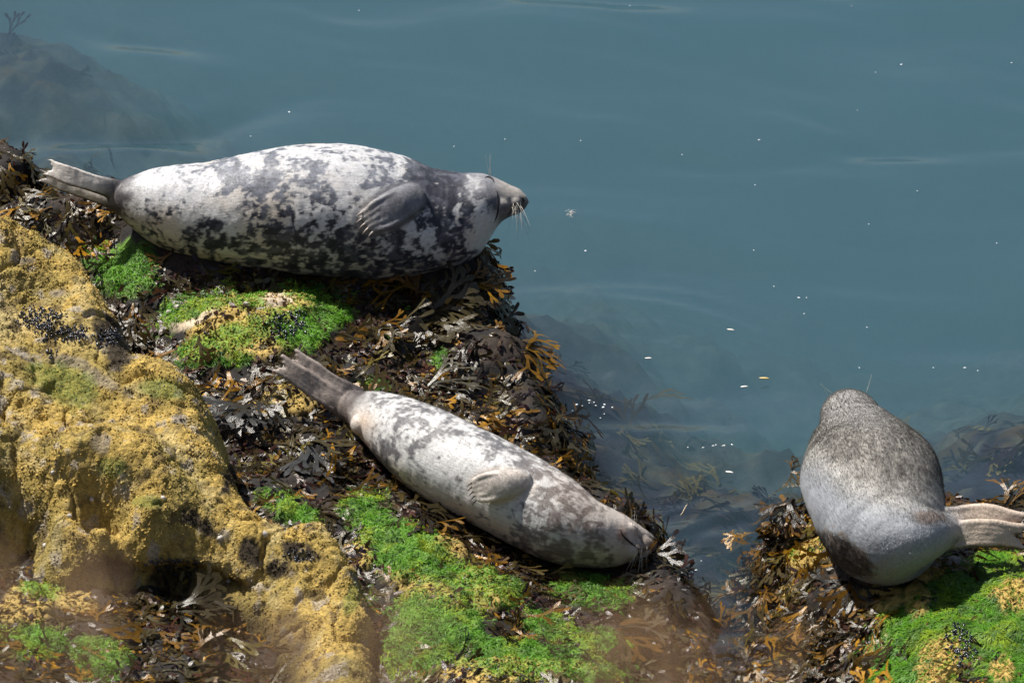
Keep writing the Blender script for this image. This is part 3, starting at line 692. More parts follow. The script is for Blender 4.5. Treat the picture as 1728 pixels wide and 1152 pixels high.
def col1(k):
    co, uv, s = k['co'], k['uv'], k['s']
    b = field(uv, D1, 16)
    bk = .62 + .2 * (fbm(co, .5, 3, 2) - .5); vis = sstep(-.15, .15, k['face']); b = bk * (1 - vis) + b * vis
    wp = co + (np.stack([fbm(co, .05, 61 + i, 3) for i in range(3)], -1) - .5) * .05
    n = .46 * fbm(wp, .042, 71, 3, .55) + .36 * fbm(wp, .020, 72, 3, .5) + .18 * fbm(k['furco'] * [1, 2.5, 2.5], .016, 73, 2)
    n = (n - .5) * 2.1 + .5
    thr = .5 + (.5 - b) * .95
    dk = sstep(thr - .13, thr + .13, n)
    light = mix(np.tile([.60, .59, .58], (len(co), 1)), np.array([.60, .50, .38]), sstep(.45, .7, fbm(co, .2, 81, 3)) * .6)
    low = sstep(395, 440, uv[:, 1]) * sstep(500, 300, uv[:, 0]); light = mix(light, np.array([.55, .45, .30]), low * .7)
    light = mix(light, np.array([.33, .33, .35]), sstep(.5, .8, b) * .6)
    dark = mix(np.tile([.030, .032, .044], (len(co), 1)), np.array([.09, .093, .115]), sstep(.4, .7, fbm(co, .03, 83, 3)))
    c = mix(light, dark, dk)
    # silvery grizzle on the back, with its bluish sky sheen painted in
    back = sstep(.35, .85, k['no'][:, 2]) * sstep(715, 660, uv[:, 0])
    g = fbm(k['furco'] * [1, 3, 3], .03, 85, 3); c = mix(c, np.array([.30, .32, .37]) * (.35 + 1.3 * g)[:, None], back * .38)
    # flippers and snout
    fl = sstep(1.12, 1.25, k['r']) * (s < .12) ; tail = sstep(.085, .02, s + (fbm(co, .05, 90, 3) - .5) * .07)
    pale = sstep(205, 140, uv[:, 0]); ft = mix(np.tile([.06, .055, .06], (len(co), 1)), np.array([.62, .58, .54]), np.clip(pale * 1.2 * sstep(-.3, .3, k['no'][:, 2]), 0, 1) * (.6 + .6 * fbm(co, .04, 87, 3)))  # lit tops of the hind flippers painted pale, undersides dark
    c = mix(c, ft, tail)
    ff = ((uv[:, 0] - 660) * .87 + (uv[:, 1] - 352) * -.5, (uv[:, 0] - 660) * .5 + (uv[:, 1] - 352) * .87)
    inff = sstep(1.15, .9, np.sqrt((ff[0] / 62) ** 2 + (ff[1] / 36) ** 2)) * (k['face'] > -.1)
    c = mix(c, np.array([.17, .17, .185]) * (.6 + .8 * fbm(co, .04, 88, 3))[:, None], inff * .92)
    tipf = sstep(645, 615, uv[:, 0]) * inff; c = mix(c, np.array([.34, .31, .29]), tipf * .7)
    hd = sstep(806, 822, uv[:, 0] - (uv[:, 1] - 310) * .25); gr = np.array([.11, .11, .122]) * (.5 + fbm(k['furco'] * [1, 2, 2], .02, 89, 3))[:, None]
    c = mix(c, gr, hd * .75); c = mix(c, np.array([.24, .24, .26]), sstep(775, 800, uv[:, 0]) * sstep(.45, .9, k['no'][:, 2]) * .75)
    th_ = sstep(352, 372, uv[:, 1]) * sstep(800, 815, uv[:, 0]); c = mix(c, np.array([.62, .60, .57]), th_ * .85 * sstep(846, 836, uv[:, 0]))
    sn = sstep(842, 858, uv[:, 0]); c = mix(c, np.array([.12, .10, .09]), sn * .8)
    ridge = sstep(828, 850, uv[:, 0]) * sstep(.3, .7, k['no'][:, 2]); c = mix(c, np.array([.40, .37, .34]), ridge * .8)  # lit top of the snout painted lighter than its sides
    return np.clip(c, .008, .8)
s1.build(.0052, 4, col1)
s1.claws(e1, .026, .0042, M_CLAWL)
s1.line('eye', [(818,300),(824,299),(830,302),(834,308)], .0052, M_DARK, .000)
s1.line('mouth', [(852,362),(862,358),(872,354),(880,349)], .0035, M_DARK)
s1.line('nostril', [(880,333),(883,337),(884,342)], .0055, M_DARK)
s1.line('neck_crease_shade', [(836,318),(840,330),(841,346),(839,362),(834,376)], .0045, M_DARK, -.001)  # dark strip standing in for the shade in the neck fold
rw = np.random.default_rng(4)
s1.whiskers([(866 + rw.uniform(-6, 12), 345 + rw.uniform(-5, 9)) for _ in range(18)], M_WHISK, .095, [(rw.uniform(-.35, .55), rw.uniform(.5, 1)) for _ in range(18)], 5)
s1.whiskers([(826,297),(828,299),(825,298)], M_WHISK, .10, [(-.2,-1),(-.05,-1),(.1,-1)], 6, 0.0)
s1.fur(62000, .009, .0009, seed=11)

# ---------------------------------------------------------------- seal asleep on the lower slope
s2 = Seal('grey_seal', 'pale mottled seal asleep on its side head down the weedy slope', SP2, 1.0, .98, M_FUR, 'seals hauled out on the rocks')
e2 = s2.flipper([(893,812),(872,814),(850,817),(828,821),(812,825),(804,827)], [18,23,26,26,22,17], [10,14,15,13,9,6], [-.01,.012,.03,.04,.04,.036], 5, dlen=.22, dig_r=.24, digits_from=.55)
b0 = s2.C[0]
s2.flipper([(600,676),(574,657),(548,640),(524,623),(510,613)], [25,20,17,16,13], [14,11,8,6,4], [b0[1]+.02,b0[1]+.03,b0[1]+.05,b0[1]+.07,b0[1]+.08], 5, .5, .8, .22, .2, use_surf=False, hind=True)
s2.flipper([(592,690),(562,672),(534,654),(508,637),(492,627)], [25,20,18,17,14], [14,11,8,6,4], [b0[1]-.02,b0[1]-.0,b0[1]+.02,b0[1]+.03,b0[1]+.04], 5, .7, 1.0, .27, .2, use_surf=False, hind=True)
hb(s2, 1082, 917, (20, 14, 14), -.03); hb(s2, 1060, 893, (18, 12, 12), -.035); hb(s2, 1060, 925, (26, 18, 18), -.045); hb(s2, 1086, 930, (14, 10, 9), -.028); hb(s2, 612, 716, (20, 20, 20), -.05)
D2 = [(620,690,.35),(640,720,.25),(612,716,.0),(660,680,.5),(700,690,.55),(650,760,.72),(690,800,.3),(700,740,.45),(740,780,.02),(720,820,.02),(780,770,.2),(760,720,.5),(820,750,.5),(780,850,.08),(830,870,.1),(880,780,.55),(850,790,.2),
      (900,850,.5),(940,820,.55),(900,890,.55),(940,870,.6),(980,900,.6),(1000,880,.45),(960,940,.62),(900,930,.6),(1020,920,.5),(1040,890,.12),(1050,930,.15),(1075,900,.2),(1090,915,.5),(1000,850,.3),(980,840,.5)]
def col2(k):
    co, uv, s = k['co'], k['uv'], k['s']
    b = field(uv, D2, 16); vis = sstep(-.15, .15, k['face']); b = .5 * (1 - vis) + b * vis
    wp = co + (np.stack([fbm(co, .05, 161 + i, 3) for i in range(3)], -1) - .5) * .05
    n = .45 * fbm(wp, .042, 171, 3, .55) + .30 * fbm(wp, .018, 172, 3, .5) + .25 * fbm(k['furco'] * [1, 2.2, 2.2], .02, 173, 3); n = (n - .5) * 2.2 + .5
    thr = .46 + (.5 - b) * .85; dk = sstep(thr - .22, thr + .22, n) * .9
    light = mix(np.tile([.54, .535, .53], (len(co), 1)), np.array([.60, .51, .42]), sstep(0.3, -.3, k['no'][:, 2]) * .9)
    light = mix(light, np.array([.47, .40, .345]), sstep(880, 1000, uv[:, 0]) * .7)
    dark = np.tile([.085, .082, .09], (len(co), 1)); dark = mix(dark, np.array([.14, .11, .095]), sstep(850, 950, uv[:, 0]))
    c = mix(light, dark, dk)
    tail = sstep(.12, .03, s + (fbm(co, .05, 191, 3) - .5) * .09); ft = mix(np.tile([.07, .06, .06], (len(co), 1)), np.array([.38, .32, .28]), sstep(610, 530, uv[:, 0]) * np.clip(.35 + .9 * fbm(co, .03, 187, 3), 0, 1))
    c = mix(c, ft, tail)
    rump = np.exp(-(((uv[:, 0] - 612) / 20) ** 2 + ((uv[:, 1] - 712) / 20) ** 2)); c = mix(c, np.array([.58, .46, .36]), rump * .8)
    fx = ((uv[:, 0] - 846) / 58, (uv[:, 1] - 819) / 32); inff = sstep(1.15, .85, np.hypot(*fx)) * (k['face'] > -.1)
    c = mix(c, np.array([.50, .44, .39]) * (.7 + .6 * fbm(co, .03, 188, 3))[:, None], inff * .85)
    muz = np.exp(-(((uv[:, 0] - 1092) / 16) ** 2 + ((uv[:, 1] - 912) / 13) ** 2)); dots = sstep(.55, .62, vnoise(co, .011, 190))
    c = mix(c, np.array([.20, .17, .15]), muz * (.45 + .5 * dots))
    nose = np.exp(-(((uv[:, 0] - 1105) / 5) ** 2 + ((uv[:, 1] - 913) / 7) ** 2)); c = mix(c, np.array([.03, .025, .025]), nose)
    eye = np.exp(-(((uv[:, 0] - 1050) / 7) ** 2 + ((uv[:, 1] - 900) / 10) ** 2)); c = mix(c, np.array([.40, .22, .14]), eye * .7)
    return np.clip(c, .008, .8)
s2.build(.0047, 4, col2)
s2.claws(e2, .028, .0036, M_DARK, .6)
s2.line('eye', [(1047,893),(1050,901),(1057,909),(1066,917),(1074,923)], .0048, M_DARK)
s2.line('mouth', [(1076,923),(1077,932),(1074,941),(1068,948)], .0042, M_DARK)
s2.line('nostril', [(1103,908),(1105,912),(1105,917)], .007, M_DARK)
rw = np.random.default_rng(9)
s2.whiskers([(1086 + rw.uniform(-8, 8), 922 + rw.uniform(-5, 7)) for _ in range(12)], M_WHISK, .07, [(rw.uniform(-.9, .1), rw.uniform(.6, 1)) for _ in range(12)], 15)
s2.whiskers([(1068,886),(1070,888),(1072,889)], M_WHISK, .07, [(-.12,-1),(.05,-1),(.12,-1)], 16, 0.0)
s2.fur(56000, .009, .0009, seed=12)

# ---------------------------------------------------------------- seal seen from behind on the right
s3 = Seal('grey_seal', 'plain silver grey seal seen from behind on the right rock facing the water', SP3, lambda v: np.interp(v, [702, 716, 745, 785, 840], [1, 1.06, 1.13, 1.10, 1.0]), lambda v: np.interp(v, [702, 716, 745, 785, 840], [1, .95, .87, .9, .97]), M_FUR3, 'seals hauled out on the rocks')
hip = np.array([at_z(1500, 897, .44), at_z(1528, 902, .45), at_z(1556, 901, .45), at_z(1582, 896, .44), at_z(1606, 891, .42)]) 
hip = hip - np.array([[.02], [.09], [.12], [.11], [.08]]) * unit(hip - CAM)
hc, hr, _ = smooth_path(hip, np.array([96, 78, 55, 38, 28]) * depth_of(hip[0]) / FPX, 30); s3.parts.append(tube(hc, hr, hr * .95, (0, 0, 1), 40, 8)); b0 = hip[-1]
s3.flipper([(1566,884),(1602,879),(1640,873),(1672,874),(1698,880)], [31,26,23,21,17], [22,16,12,9,6], [b0[1]+.02,b0[1]+.03,b0[1]+.03,b0[1]+.01,b0[1]], 5, .7, .9, .27, .2, use_surf=False, hind=True)
s3.flipper([(1566,903),(1602,903),(1640,899),(1672,899),(1696,902)], [31,26,23,21,17], [22,16,12,9,6], [b0[1]-.04,b0[1]-.06,b0[1]-.07,b0[1]-.07,b0[1]-.06], 5, .7, 1.0, .27, .2, use_surf=False, hind=True)
def side_flipper(S, v0, v1, sgn):
    pv = proj(S.C)[:, 1]; vs = np.linspace(v0, v1, 9); j = [int(np.argmin(np.abs(pv[60:] - v))) + 60 for v in vs]
    P = S.C[j] + np.stack([sgn * S.R[j] * np.linspace(.93, 1.01, 9), 0 * vs, -S.R[j] * np.linspace(.05, .25, 9)], -1)
    S.parts.append(tube(P, np.interp(np.arange(9), [0, 4, 8], [.016, .020, .009]), np.interp(np.arange(9), [0, 4, 8], [.045, .06, .03]), (0, 0, 1), 16))
side_flipper(s3, 745, 850, 1)
_j = 110 + int(np.argmin(np.abs(proj(s3.C)[110:, 1] - 719))); _f = s3.s[_j] / s3.s[-1]
s3.folds = [(_f, .014, .011), (_f - .05, .014, .005), (_f - .11, .016, .004)]
def col3(k):
    co, uv, s = k['co'], k['uv'], k['s']
    n = fbm(k['furco'] * [1, 2.2, 2.2], .05, 271, 4, .6); n2 = fbm(k['furco'] * [1, 2.5, 2.5], .016, 272, 3)
    # edge of the dry furry back: from (1362,790) over (1440,850) to (1590,860)
    edge = np.interp(uv[:, 0], [1355,1380,1410,1450,1500,1560,1600], [790,800,822,848,868,866,870]) + (fbm(co, .08, 273, 3) - .5) * 34
    back = sstep(26, -40, uv[:, 1] - edge)
    smooth_c = np.tile([.27, .285, .31], (len(co), 1)) * (.85 + .3 * fbm(co, .12, 274, 3))[:, None]
    rough_c = mix(np.tile([.098, .09, .08], (len(co), 1)), np.array([.27, .255, .23]), sstep(.36, .74, n * .5 + n2 * .5))
    band = np.exp(-((uv[:, 1] - edge + 28) / 22) ** 2); rough_c = mix(rough_c, np.array([.44, .43, .41]), band * .6 * sstep(.25, .6, n2 + .2))
    head = sstep(735, 700, uv[:, 1]); rough_c = mix(rough_c, np.array([.27, .26, .25]) * (.6 + .8 * n2)[:, None], head * .7)
    c = mix(smooth_c, rough_c, back)
    pt = np.exp(-((((uv[:, 0] - 1432) * .8 + (uv[:, 1] - 925) * .6) / 62) ** 2 + (((uv[:, 0] - 1432) * -.6 + (uv[:, 1] - 925) * .8 - 12) / 26) ** 2) ** 2)
    c = mix(c, mix(np.tile([.05, .042, .038], (len(co), 1)), np.array([.20, .165, .14]), sstep(.42, .66, n * .5 + n2 * .5)), sstep(.25, .65, pt + (n - .5) * .9 + (n2 - .5) * .7))
    br = np.exp(-(((uv[:, 0] - 1568) / 32) ** 2 + ((uv[:, 1] - 872) / 14) ** 2)); c = mix(c, np.array([.15, .115, .095]) * (.4 + 1.2 * n2)[:, None], sstep(.2, .8, br + (n - .5) * .7) * .85)
    fl = sstep(1590, 1650, uv[:, 0]); c = mix(c, mix(np.tile([.11, .085, .07], (len(co), 1)), np.array([.50, .41, .33]), sstep(.35, .65, fbm(co, .03, 277, 3) * .5 + .5 * sstep(-.4, .6, k['no'][:, 2]))), fl)  # flippers: lit tops painted pale, shaded undersides painted dark
    s3.fmask = np.clip(back + sstep(.25, .65, pt) + br, .04, 1) * (1 - .9 * fl)
    return np.clip(c, .008, .8)
s3.build(.0052, 4, col3)
s3.whiskers([(1398,668),(1462,662),(1405,664)], M_WHISK, .07, [(-.6,-1),(.3,-1),(-.8,-.6)], 26, 0.0)
s3.fur(90000, .013, .0011, mask=lambda S: np.clip(S.fmask, 0, 1), seed=13, tilt=.34)

# ================================================================== SEAWEED
def frond_template(seed, depth=3, blade=.085, length=.38, spread=26):
    """flat forked frond in the xy plane, x forward, overall length about 1"""
    r = random.Random(seed); V = []; F = []
    def branch(x, y, ang, wid, ln, lev, ia, ib):
        ns = 2
        px, py = x, y; a0 = ang
        for s in range(ns):
            a0 += math.radians(r.uniform(-7, 7)); px += math.cos(a0) * ln / ns; py += math.sin(a0) * ln / ns
            wv = wid * (1.0 if lev < depth else (1.35 if s < ns - 1 else 1.05))
            if lev < depth and s == ns - 1: wv = wid * 1.35
            nx, ny = -math.sin(a0), math.cos(a0)
            V.append((px + nx * wv, py + ny * wv)); V.append((px - nx * wv, py - ny * wv)); jb = len(V) - 1; ja = jb - 1
            F.append((ia, ib, jb, ja)); ia, ib = ja, jb
        if lev < depth:
            sp = math.radians(spread * r.uniform(.6, 1.2)); nl = ln * r.uniform(.72, .95)
            mx, my = (V[ia][0] + V[ib][0]) / 2, (V[ia][1] + V[ib][1]) / 2
            V.append((mx + math.cos(a0) * wid * .25, my + math.sin(a0) * wid * .25)); im = len(V) - 1
            if r.random() < .94: branch((V[ia][0] + mx) / 2, (V[ia][1] + my) / 2, a0 + sp * r.uniform(.7, 1.3) * .6, wid * .92, nl, lev + 1, ia, im)
            if r.random() < .94: branch((V[ib][0] + mx) / 2, (V[ib][1] + my) / 2, a0 - sp * r.uniform(.7, 1.3) * .6, wid * .92, nl * r.uniform(.8, 1.1), lev + 1, im, ib)
        else:
            V.append((px + math.cos(a0) * wid * .9, py + math.sin(a0) * wid * .9)); im = len(V) - 1
            F.append((ia, ib, im, im))
    V.append((0, .018)); V.append((0, -.018))
    branch(0, 0, 0, .030, length * .62, 0, 0, 1)
    V = np.array(V); V /= V[:, 0].max()
    F4 = np.array([f for f in F if f[2] != f[3]]); F3 = np.array([f[:3] for f in F if f[2] == f[3]])
    return V, F4, F3
FRONDS = [frond_template(i, 3, spread=34 + 8 * (i % 3)) for i in range(9)]
LEAF = (np.array([(0, .05), (0, -.05), (.45, .26), (.45, -.26), (1, .14), (1, -.14)]), np.array([(0, 1, 3, 2), (2, 3, 5, 4)]), np.zeros((0, 3), int))

def tangent_frames(N, rnd, ang_sd, bias=None, P=None):
    """downhill direction on the surface with random turn"""
    n = len(N); dh = np.stack([N[:, 0], N[:, 1], np.zeros(n)], -1) + rnd.normal(0, .06, (n, 3)) * [1, 1, 0]
    if bias is not None: dh = dh + np.asarray(bias)
    F = dh - N * (dh * N).sum(1, keepdims=True); F = unit(F); S = np.cross(N, F)
    a_ = rnd.normal(0, ang_sd, (n, 1))
    if P is not None: a_ = a_ + ((fbm(P, .16, 555, 2) - .5) * 5.0)[:, None]
    return unit(F * np.cos(a_) + S * np.sin(a_))
def scatter(templ, P, N, Fd, size, lift, bend, roll, colour, rnd, G=None, gap=.004, curl=.06, width=1.0):
    """all fronds as one vertex/face soup, draped over the ground sheet G"""
    Vs, Q, T3, Cs = [], [], [], []; off = 0
    pick = rnd.integers(0, len(templ), len(P))
    for ti, (tv, f4, f3) in enumerate(templ):
        ii = np.where(pick == ti)[0]; m = len(ii)
        if not m: continue
        x, y = tv[:, 0][None], tv[:, 1][None] * width
        s_ = size[ii][:, None]; ph = rnd.uniform(0, 6.28, (m, 1)); ph2 = rnd.uniform(0, 6.28, (m, 1))
        z = x * lift[ii][:, None] - bend[ii][:, None] * x ** 2 + curl * np.sin(x * 6 + ph) * (.3 + x) * .5 + curl * 1.3 * y * np.sin(x * 4 + ph2) * 2
        y2 = y + .12 * np.sin(x * 3 + ph2) * x
        S = np.cross(N[ii], Fd[ii]); U = N[ii]; cr, sr = np.cos(roll[ii])[:, None], np.sin(roll[ii])[:, None]
        S2 = S * cr + U * sr; U2 = U * cr - S * sr
        V = P[ii][:, None] + (s_ * x)[..., None] * Fd[ii][:, None] + (s_ * y2)[..., None] * S2[:, None] + (s_ * z)[..., None] * U2[:, None]
        if G is not None:
            g = G.look(V[..., :2]) + gap * (1 + 2 * rnd.random((m, 1))); V[..., 2] = np.where(V[..., 2] < g, g + (V[..., 2] - g) * .06, V[..., 2])
        nv = tv.shape[0]; base = off + np.arange(m)[:, None, None] * nv
        Vs.append(V.reshape(-1, 3)); Q.append((base + f4[None]).reshape(-1, 4))
        if len(f3): T3.append((base + f3[None]).reshape(-1, 3))
        tipc = .85 + .45 * x ** 2
        Cs.append((colour[ii][:, None] * tipc[..., None]).reshape(-1, 3)); off += m * nv
    V = np.concatenate(Vs); Q = np.concatenate(Q); T3 = np.concatenate(T3) if T3 else np.zeros((0, 3), int)
    return V, [Q, T3] if len(T3) else [Q], np.clip(np.concatenate(Cs), .003, .8)
PAL = np.array([[.026, .018, .006], [.045, .033, .011], [.060, .050, .026], [.13, .065, .009], [.24, .12, .010], [.012, .008, .006], [.042, .017, .010], [.080, .064, .014]])
def wrack_col(n, rnd, p=(.26, .22, .15, .11, .05, .11, .05, .05)):
    c = 1.35 * PAL[rnd.choice(len(PAL), n, p=np.array(p) / sum(p))]; return c * rnd.uniform(.7, 1.35, (n, 1))
def pick_points(G, weight, n, rnd):
    w_ = np.clip(weight, 0, None); c = np.cumsum(w_); idx = np.searchsorted(c, rnd.random(n) * c[-1]); idx = np.clip(idx, 0, len(w_) - 1)
    N = G.N[idx]; j = rnd.uniform(-.5, .5, (n, 3)) * G.step; P = G.P[idx] + j - N * (j * N).sum(1, keepdims=True); return P, N, idx
area = lambda G: np.sqrt(1 + G.slope ** 2)
inview = lambda G, m=90: ((G.UV[:, 0] > -m * 2) & (G.UV[:, 0] < WPX + m * 2) & (G.UV[:, 1] > -m) & (G.UV[:, 1] < HPX + m * 2)).astype(float)
below_B = np.ones(len(A.P)); bj = np.clip(((A.XY - [B.xs[0], B.ys[0]]) / B.step).round().astype(int), 0, [B.nx - 1, B.ny - 1])
inB = (A.XY[:, 0] < B.xs[-1]) & (A.XY[:, 1] > B.ys[0]) & (A.XY[:, 1] < B.ys[-1])
below_B[inB & (B.Zg[bj[:, 1], bj[:, 0]] > A.Z + .05)] = 0
under_seal = lambda G, sps: np.minimum.reduce([np.min(np.stack([np.hypot(G.XY[:, 0] - c[0], G.XY[:, 1] - c[1]) / r for c, r in sp]), 0) for sp in sps])

def weed_mass(name, label, templ, G, weight, n, seed, size, mat, lift=(.02, .35), bend=(.1, .7), ang=.7, cols=None, roll=.35, curl=.06, bias=None, width=1.0, drape=True, zmin=-.12):
    rnd = np.random.default_rng(seed); P, N, idx = pick_points(G, weight * area(G) * inview(G) * (G.Z > zmin), n, rnd)
    Fd = tangent_frames(N, rnd, ang, bias, P)
    c = cols(n, rnd, idx) if cols else wrack_col(n, rnd)
    V, F, cc = scatter(templ, P + N * .002, N, Fd, rnd.uniform(*size, n), rnd.uniform(*lift, n), rnd.uniform(*bend, n), rnd.normal(0, roll, n), c, rnd, G if drape else None, curl=curl, width=width)
    o = local_obj(name, V, F, mat, cc); props(o, label, None, None, 'stuff'); return o

usA = under_seal(A, [SP1, SP2]); usC = under_seal(C, [SP3])
wr = (1 - .93 * gA) * (1 - .9 * oA) * (1 - pA) * below_B * (.35 + .65 * sstep(.3, .6, fbm(A.P, .16, 301, 3))) * (usA > .55)
edgeA = sstep(.4, 1.2, A.slope)
weed_mass('wrack_fronds', 'mass of brown wrack fronds covering the middle ledge', FRONDS, A, wr * (1 + 1.2 * edgeA), 6200, 401, (.08, .17), M_WRACK, ang=.35, width=1.35, curl=.09)
weed_mass('red_weed', 'short dark red weed between the wrack on the ledge', [LEAF], A, (rA * 2 + .5) * below_B * (1 - gA) * (usA > .6), 11000, 402, (.012, .036), M_WRACK, (.1, 1.2), (.1, .8), 1.5,
          lambda n, r, i: np.array([[.050, .018, .016], [.028, .012, .011], [.06, .032, .02], [.03, .022, .01], [.09, .06, .035], [.018, .012, .014]])[r.integers(0, 6, n)] * r.uniform(.6, 1.4, (n, 1)), roll=.8, curl=.15)
slopeC = sstep(.4, 1.2, C.slope)
wc = (1 - .96 * gC) * (1 - .9 * oC) * (usC > .6) * (.4 + .6 * sstep(.3, .6, fbm(C.P, .14, 302, 3)))
weed_mass('wrack_fronds', 'glossy brown wrack hanging down the left side of the right rock', FRONDS, C, wc * (1 + slopeC), 2700, 403, (.08, .16), M_WRACK, ang=.35, width=1.35, curl=.09, cols=lambda n, r, i: wrack_col(n, r, (.25, .14, .08, .2, .08, .12, .08, .05)))
weed_mass('red_weed', 'short dark weed between the wrack on the right rock', [LEAF], C, wc, 5000, 404, (.012, .032), M_WRACK, (.1, 1.2), (.1, .8), 1.5,
          lambda n, r, i: np.array([[.085, .040, .026], [.045, .022, .016], [.12, .06, .02], [.05, .035, .015]])[r.integers(0, 4, n)] * r.uniform(.6, 1.4, (n, 1)), roll=.8, curl=.15)
# submerged weed
wd = sstep(-.55, -.18, D.Z) * sstep(.35, .6, fbm(D.P, .22, 303, 3))
weed_mass('submerged_weed', 'pale olive weed swaying under the water on drowned rocks', FRONDS, D, wd * (D.XY[:, 1] > -3), 1700, 405, (.10, .20), M_SUBM, (.0, .5), (0, .3), 3.0,
          lambda n, r, i: np.array([[.06, .048, .02], [.03, .022, .012], [.012, .010, .016], [.10, .085, .035], [.022, .015, .02]])[r.integers(0, 5, n)] * r.uniform(.6, 1.3, (n, 1)), curl=.1, zmin=-1)

# green weed: fine blades, two segments each
def blades(name, label, G, weight, n, seed, length, wid, lift, colours, ang=.8, flow=None, curl=.3):
    rnd = np.random.default_rng(seed); P, N, idx = pick_points(G, weight * area(G) * inview(G), n, rnd)
    Fd = tangent_frames(N, rnd, ang, flow); S = np.cross(N, Fd)
    ln = rnd.uniform(*length, n)[:, None]; up = rnd.uniform(*lift, n)[:, None]; sw = rnd.normal(0, curl, (n, 1))
    d1 = unit(Fd * 1 + N * (up + .5)); d2 = unit(Fd + N * (up - .5) + S * sw); w_ = wid * rnd.uniform(.6, 1.4, (n, 1))
    p0 = P - N * .003; p1 = p0 + d1 * ln * .45; p2 = p1 + d2 * ln * .4; p3 = p2 + unit(d2 + S * sw - N * .4) * ln * .25
    V = np.stack([p0 - S * w_ * .7, p0 + S * w_ * .7, p1 - S * w_, p1 + S * w_, p3], 1).reshape(-1, 3)
    b = (np.arange(n) * 5)[:, None]
    Q = b + np.array([[0, 1, 3, 2]]); T3 = b + np.array([[2, 3, 4]])
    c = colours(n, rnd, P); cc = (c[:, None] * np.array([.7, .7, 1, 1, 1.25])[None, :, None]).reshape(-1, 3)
    o = local_obj(name, V, [Q, T3], M_GREEN, cc); props(o, label, None, None, 'stuff'); return o
def greens(bright, yellow, seed):
    def f(n, r, P):
        t = sstep(.42, .66, fbm(P, .10, seed, 3)); c = mix(np.tile(bright, (n, 1)), np.array(yellow), t); c = mix(c, np.array(bright) * [.45, .5, .8], sstep(.5, .66, fbm(P, .055, seed + 9, 3)) * .9)
        return c * r.uniform(.55, 1.35, (n, 1))
    return f
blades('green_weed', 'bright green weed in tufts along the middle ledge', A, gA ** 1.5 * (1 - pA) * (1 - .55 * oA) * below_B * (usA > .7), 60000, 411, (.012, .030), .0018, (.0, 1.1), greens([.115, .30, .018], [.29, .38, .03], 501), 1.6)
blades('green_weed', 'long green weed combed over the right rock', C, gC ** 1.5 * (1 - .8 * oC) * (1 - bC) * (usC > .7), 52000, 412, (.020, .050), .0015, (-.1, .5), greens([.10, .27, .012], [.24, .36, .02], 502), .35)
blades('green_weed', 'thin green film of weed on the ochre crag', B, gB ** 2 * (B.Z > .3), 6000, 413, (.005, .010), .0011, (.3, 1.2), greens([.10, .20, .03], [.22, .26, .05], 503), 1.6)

# crust nodules on the crag and the ochre patches
ICO_V = None
def ico():
    p = (1 + 5 ** .5) / 2
    V = np.array([(-1, p, 0), (1, p, 0), (-1, -p, 0), (1, -p, 0), (0, -1, p), (0, 1, p), (0, -1, -p), (0, 1, -p), (p, 0, -1), (p, 0, 1), (-p, 0, -1), (-p, 0, 1)], float)
    F = np.array([(0,11,5),(0,5,1),(0,1,7),(0,7,10),(0,10,11),(1,5,9),(5,11,4),(11,10,2),(10,7,6),(7,1,8),(3,9,4),(3,4,2),(3,2,6),(3,6,8),(3,8,9),(4,9,5),(2,4,11),(6,2,10),(8,6,7),(9,8,1)])
    return unit(V), F
ICO_V, ICO_F = ico()
OCT_V = np.array([(1, 0, 0), (-1, 0, 0), (0, 1, 0), (0, -1, 0), (0, 0, 1), (0, 0, -1)], float); OCT_F = np.array([(0,2,4),(2,1,4),(1,3,4),(3,0,4),(2,0,5),(1,2,5),(3,1,5),(0,3,5)])
def nodules(name, label, G, weight, n, seed, rad, colours, mat, squash=.75):
    rnd = np.random.default_rng(seed); P, N, idx = pick_points(G, weight * area(G) * inview(G), n, rnd)
    r = rnd.uniform(0, 1, (n, 1)) ** 2 * (rad[1] - rad[0]) + rad[0]
    TV, TF = (OCT_V, OCT_F) if n > 3000 else (ICO_V, ICO_F); nv = len(TV)
    J = TV[None] * (1 + rnd.normal(0, .2, (n, nv, 1))); al = (J * N[:, None]).sum(-1, keepdims=True)
    V = P[:, None] + (J - N[:, None] * al * (1 - squash)) * r[:, None] + N[:, None] * (r * .15)[:, None]
    F = ((np.arange(n) * nv)[:, None, None] + TF[None]).reshape(-1, 3); c = np.repeat(colours(n, rnd, idx), nv, 0)
    o = local_obj(name, V.reshape(-1, 3), F, mat, np.clip(c, .004, .8)); props(o, label, None, None, 'stuff'); return o
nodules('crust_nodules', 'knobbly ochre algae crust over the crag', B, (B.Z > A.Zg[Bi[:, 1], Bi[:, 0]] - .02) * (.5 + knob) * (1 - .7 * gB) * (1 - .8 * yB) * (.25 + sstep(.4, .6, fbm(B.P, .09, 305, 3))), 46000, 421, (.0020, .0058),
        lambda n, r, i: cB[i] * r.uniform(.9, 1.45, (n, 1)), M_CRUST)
nodules('crust_nodules', 'knobbly ochre crust patches on the ledge', A, oA ** 2 * below_B * (usA > .7), 5000, 422, (.003, .008), lambda n, r, i: mix(cA[i], OCHRE, np.full(n, .6)) * r.uniform(.6, 1.3, (n, 1)), M_CRUST)
nodules('crust_nodules', 'knobbly ochre crust patches on the right rock', C, oC ** 2 * (usC > .7), 4000, 423, (.003, .008), lambda n, r, i: mix(cC[i], OCHRE, np.full(n, .5)) * r.uniform(.6, 1.3, (n, 1)), M_CRUST)
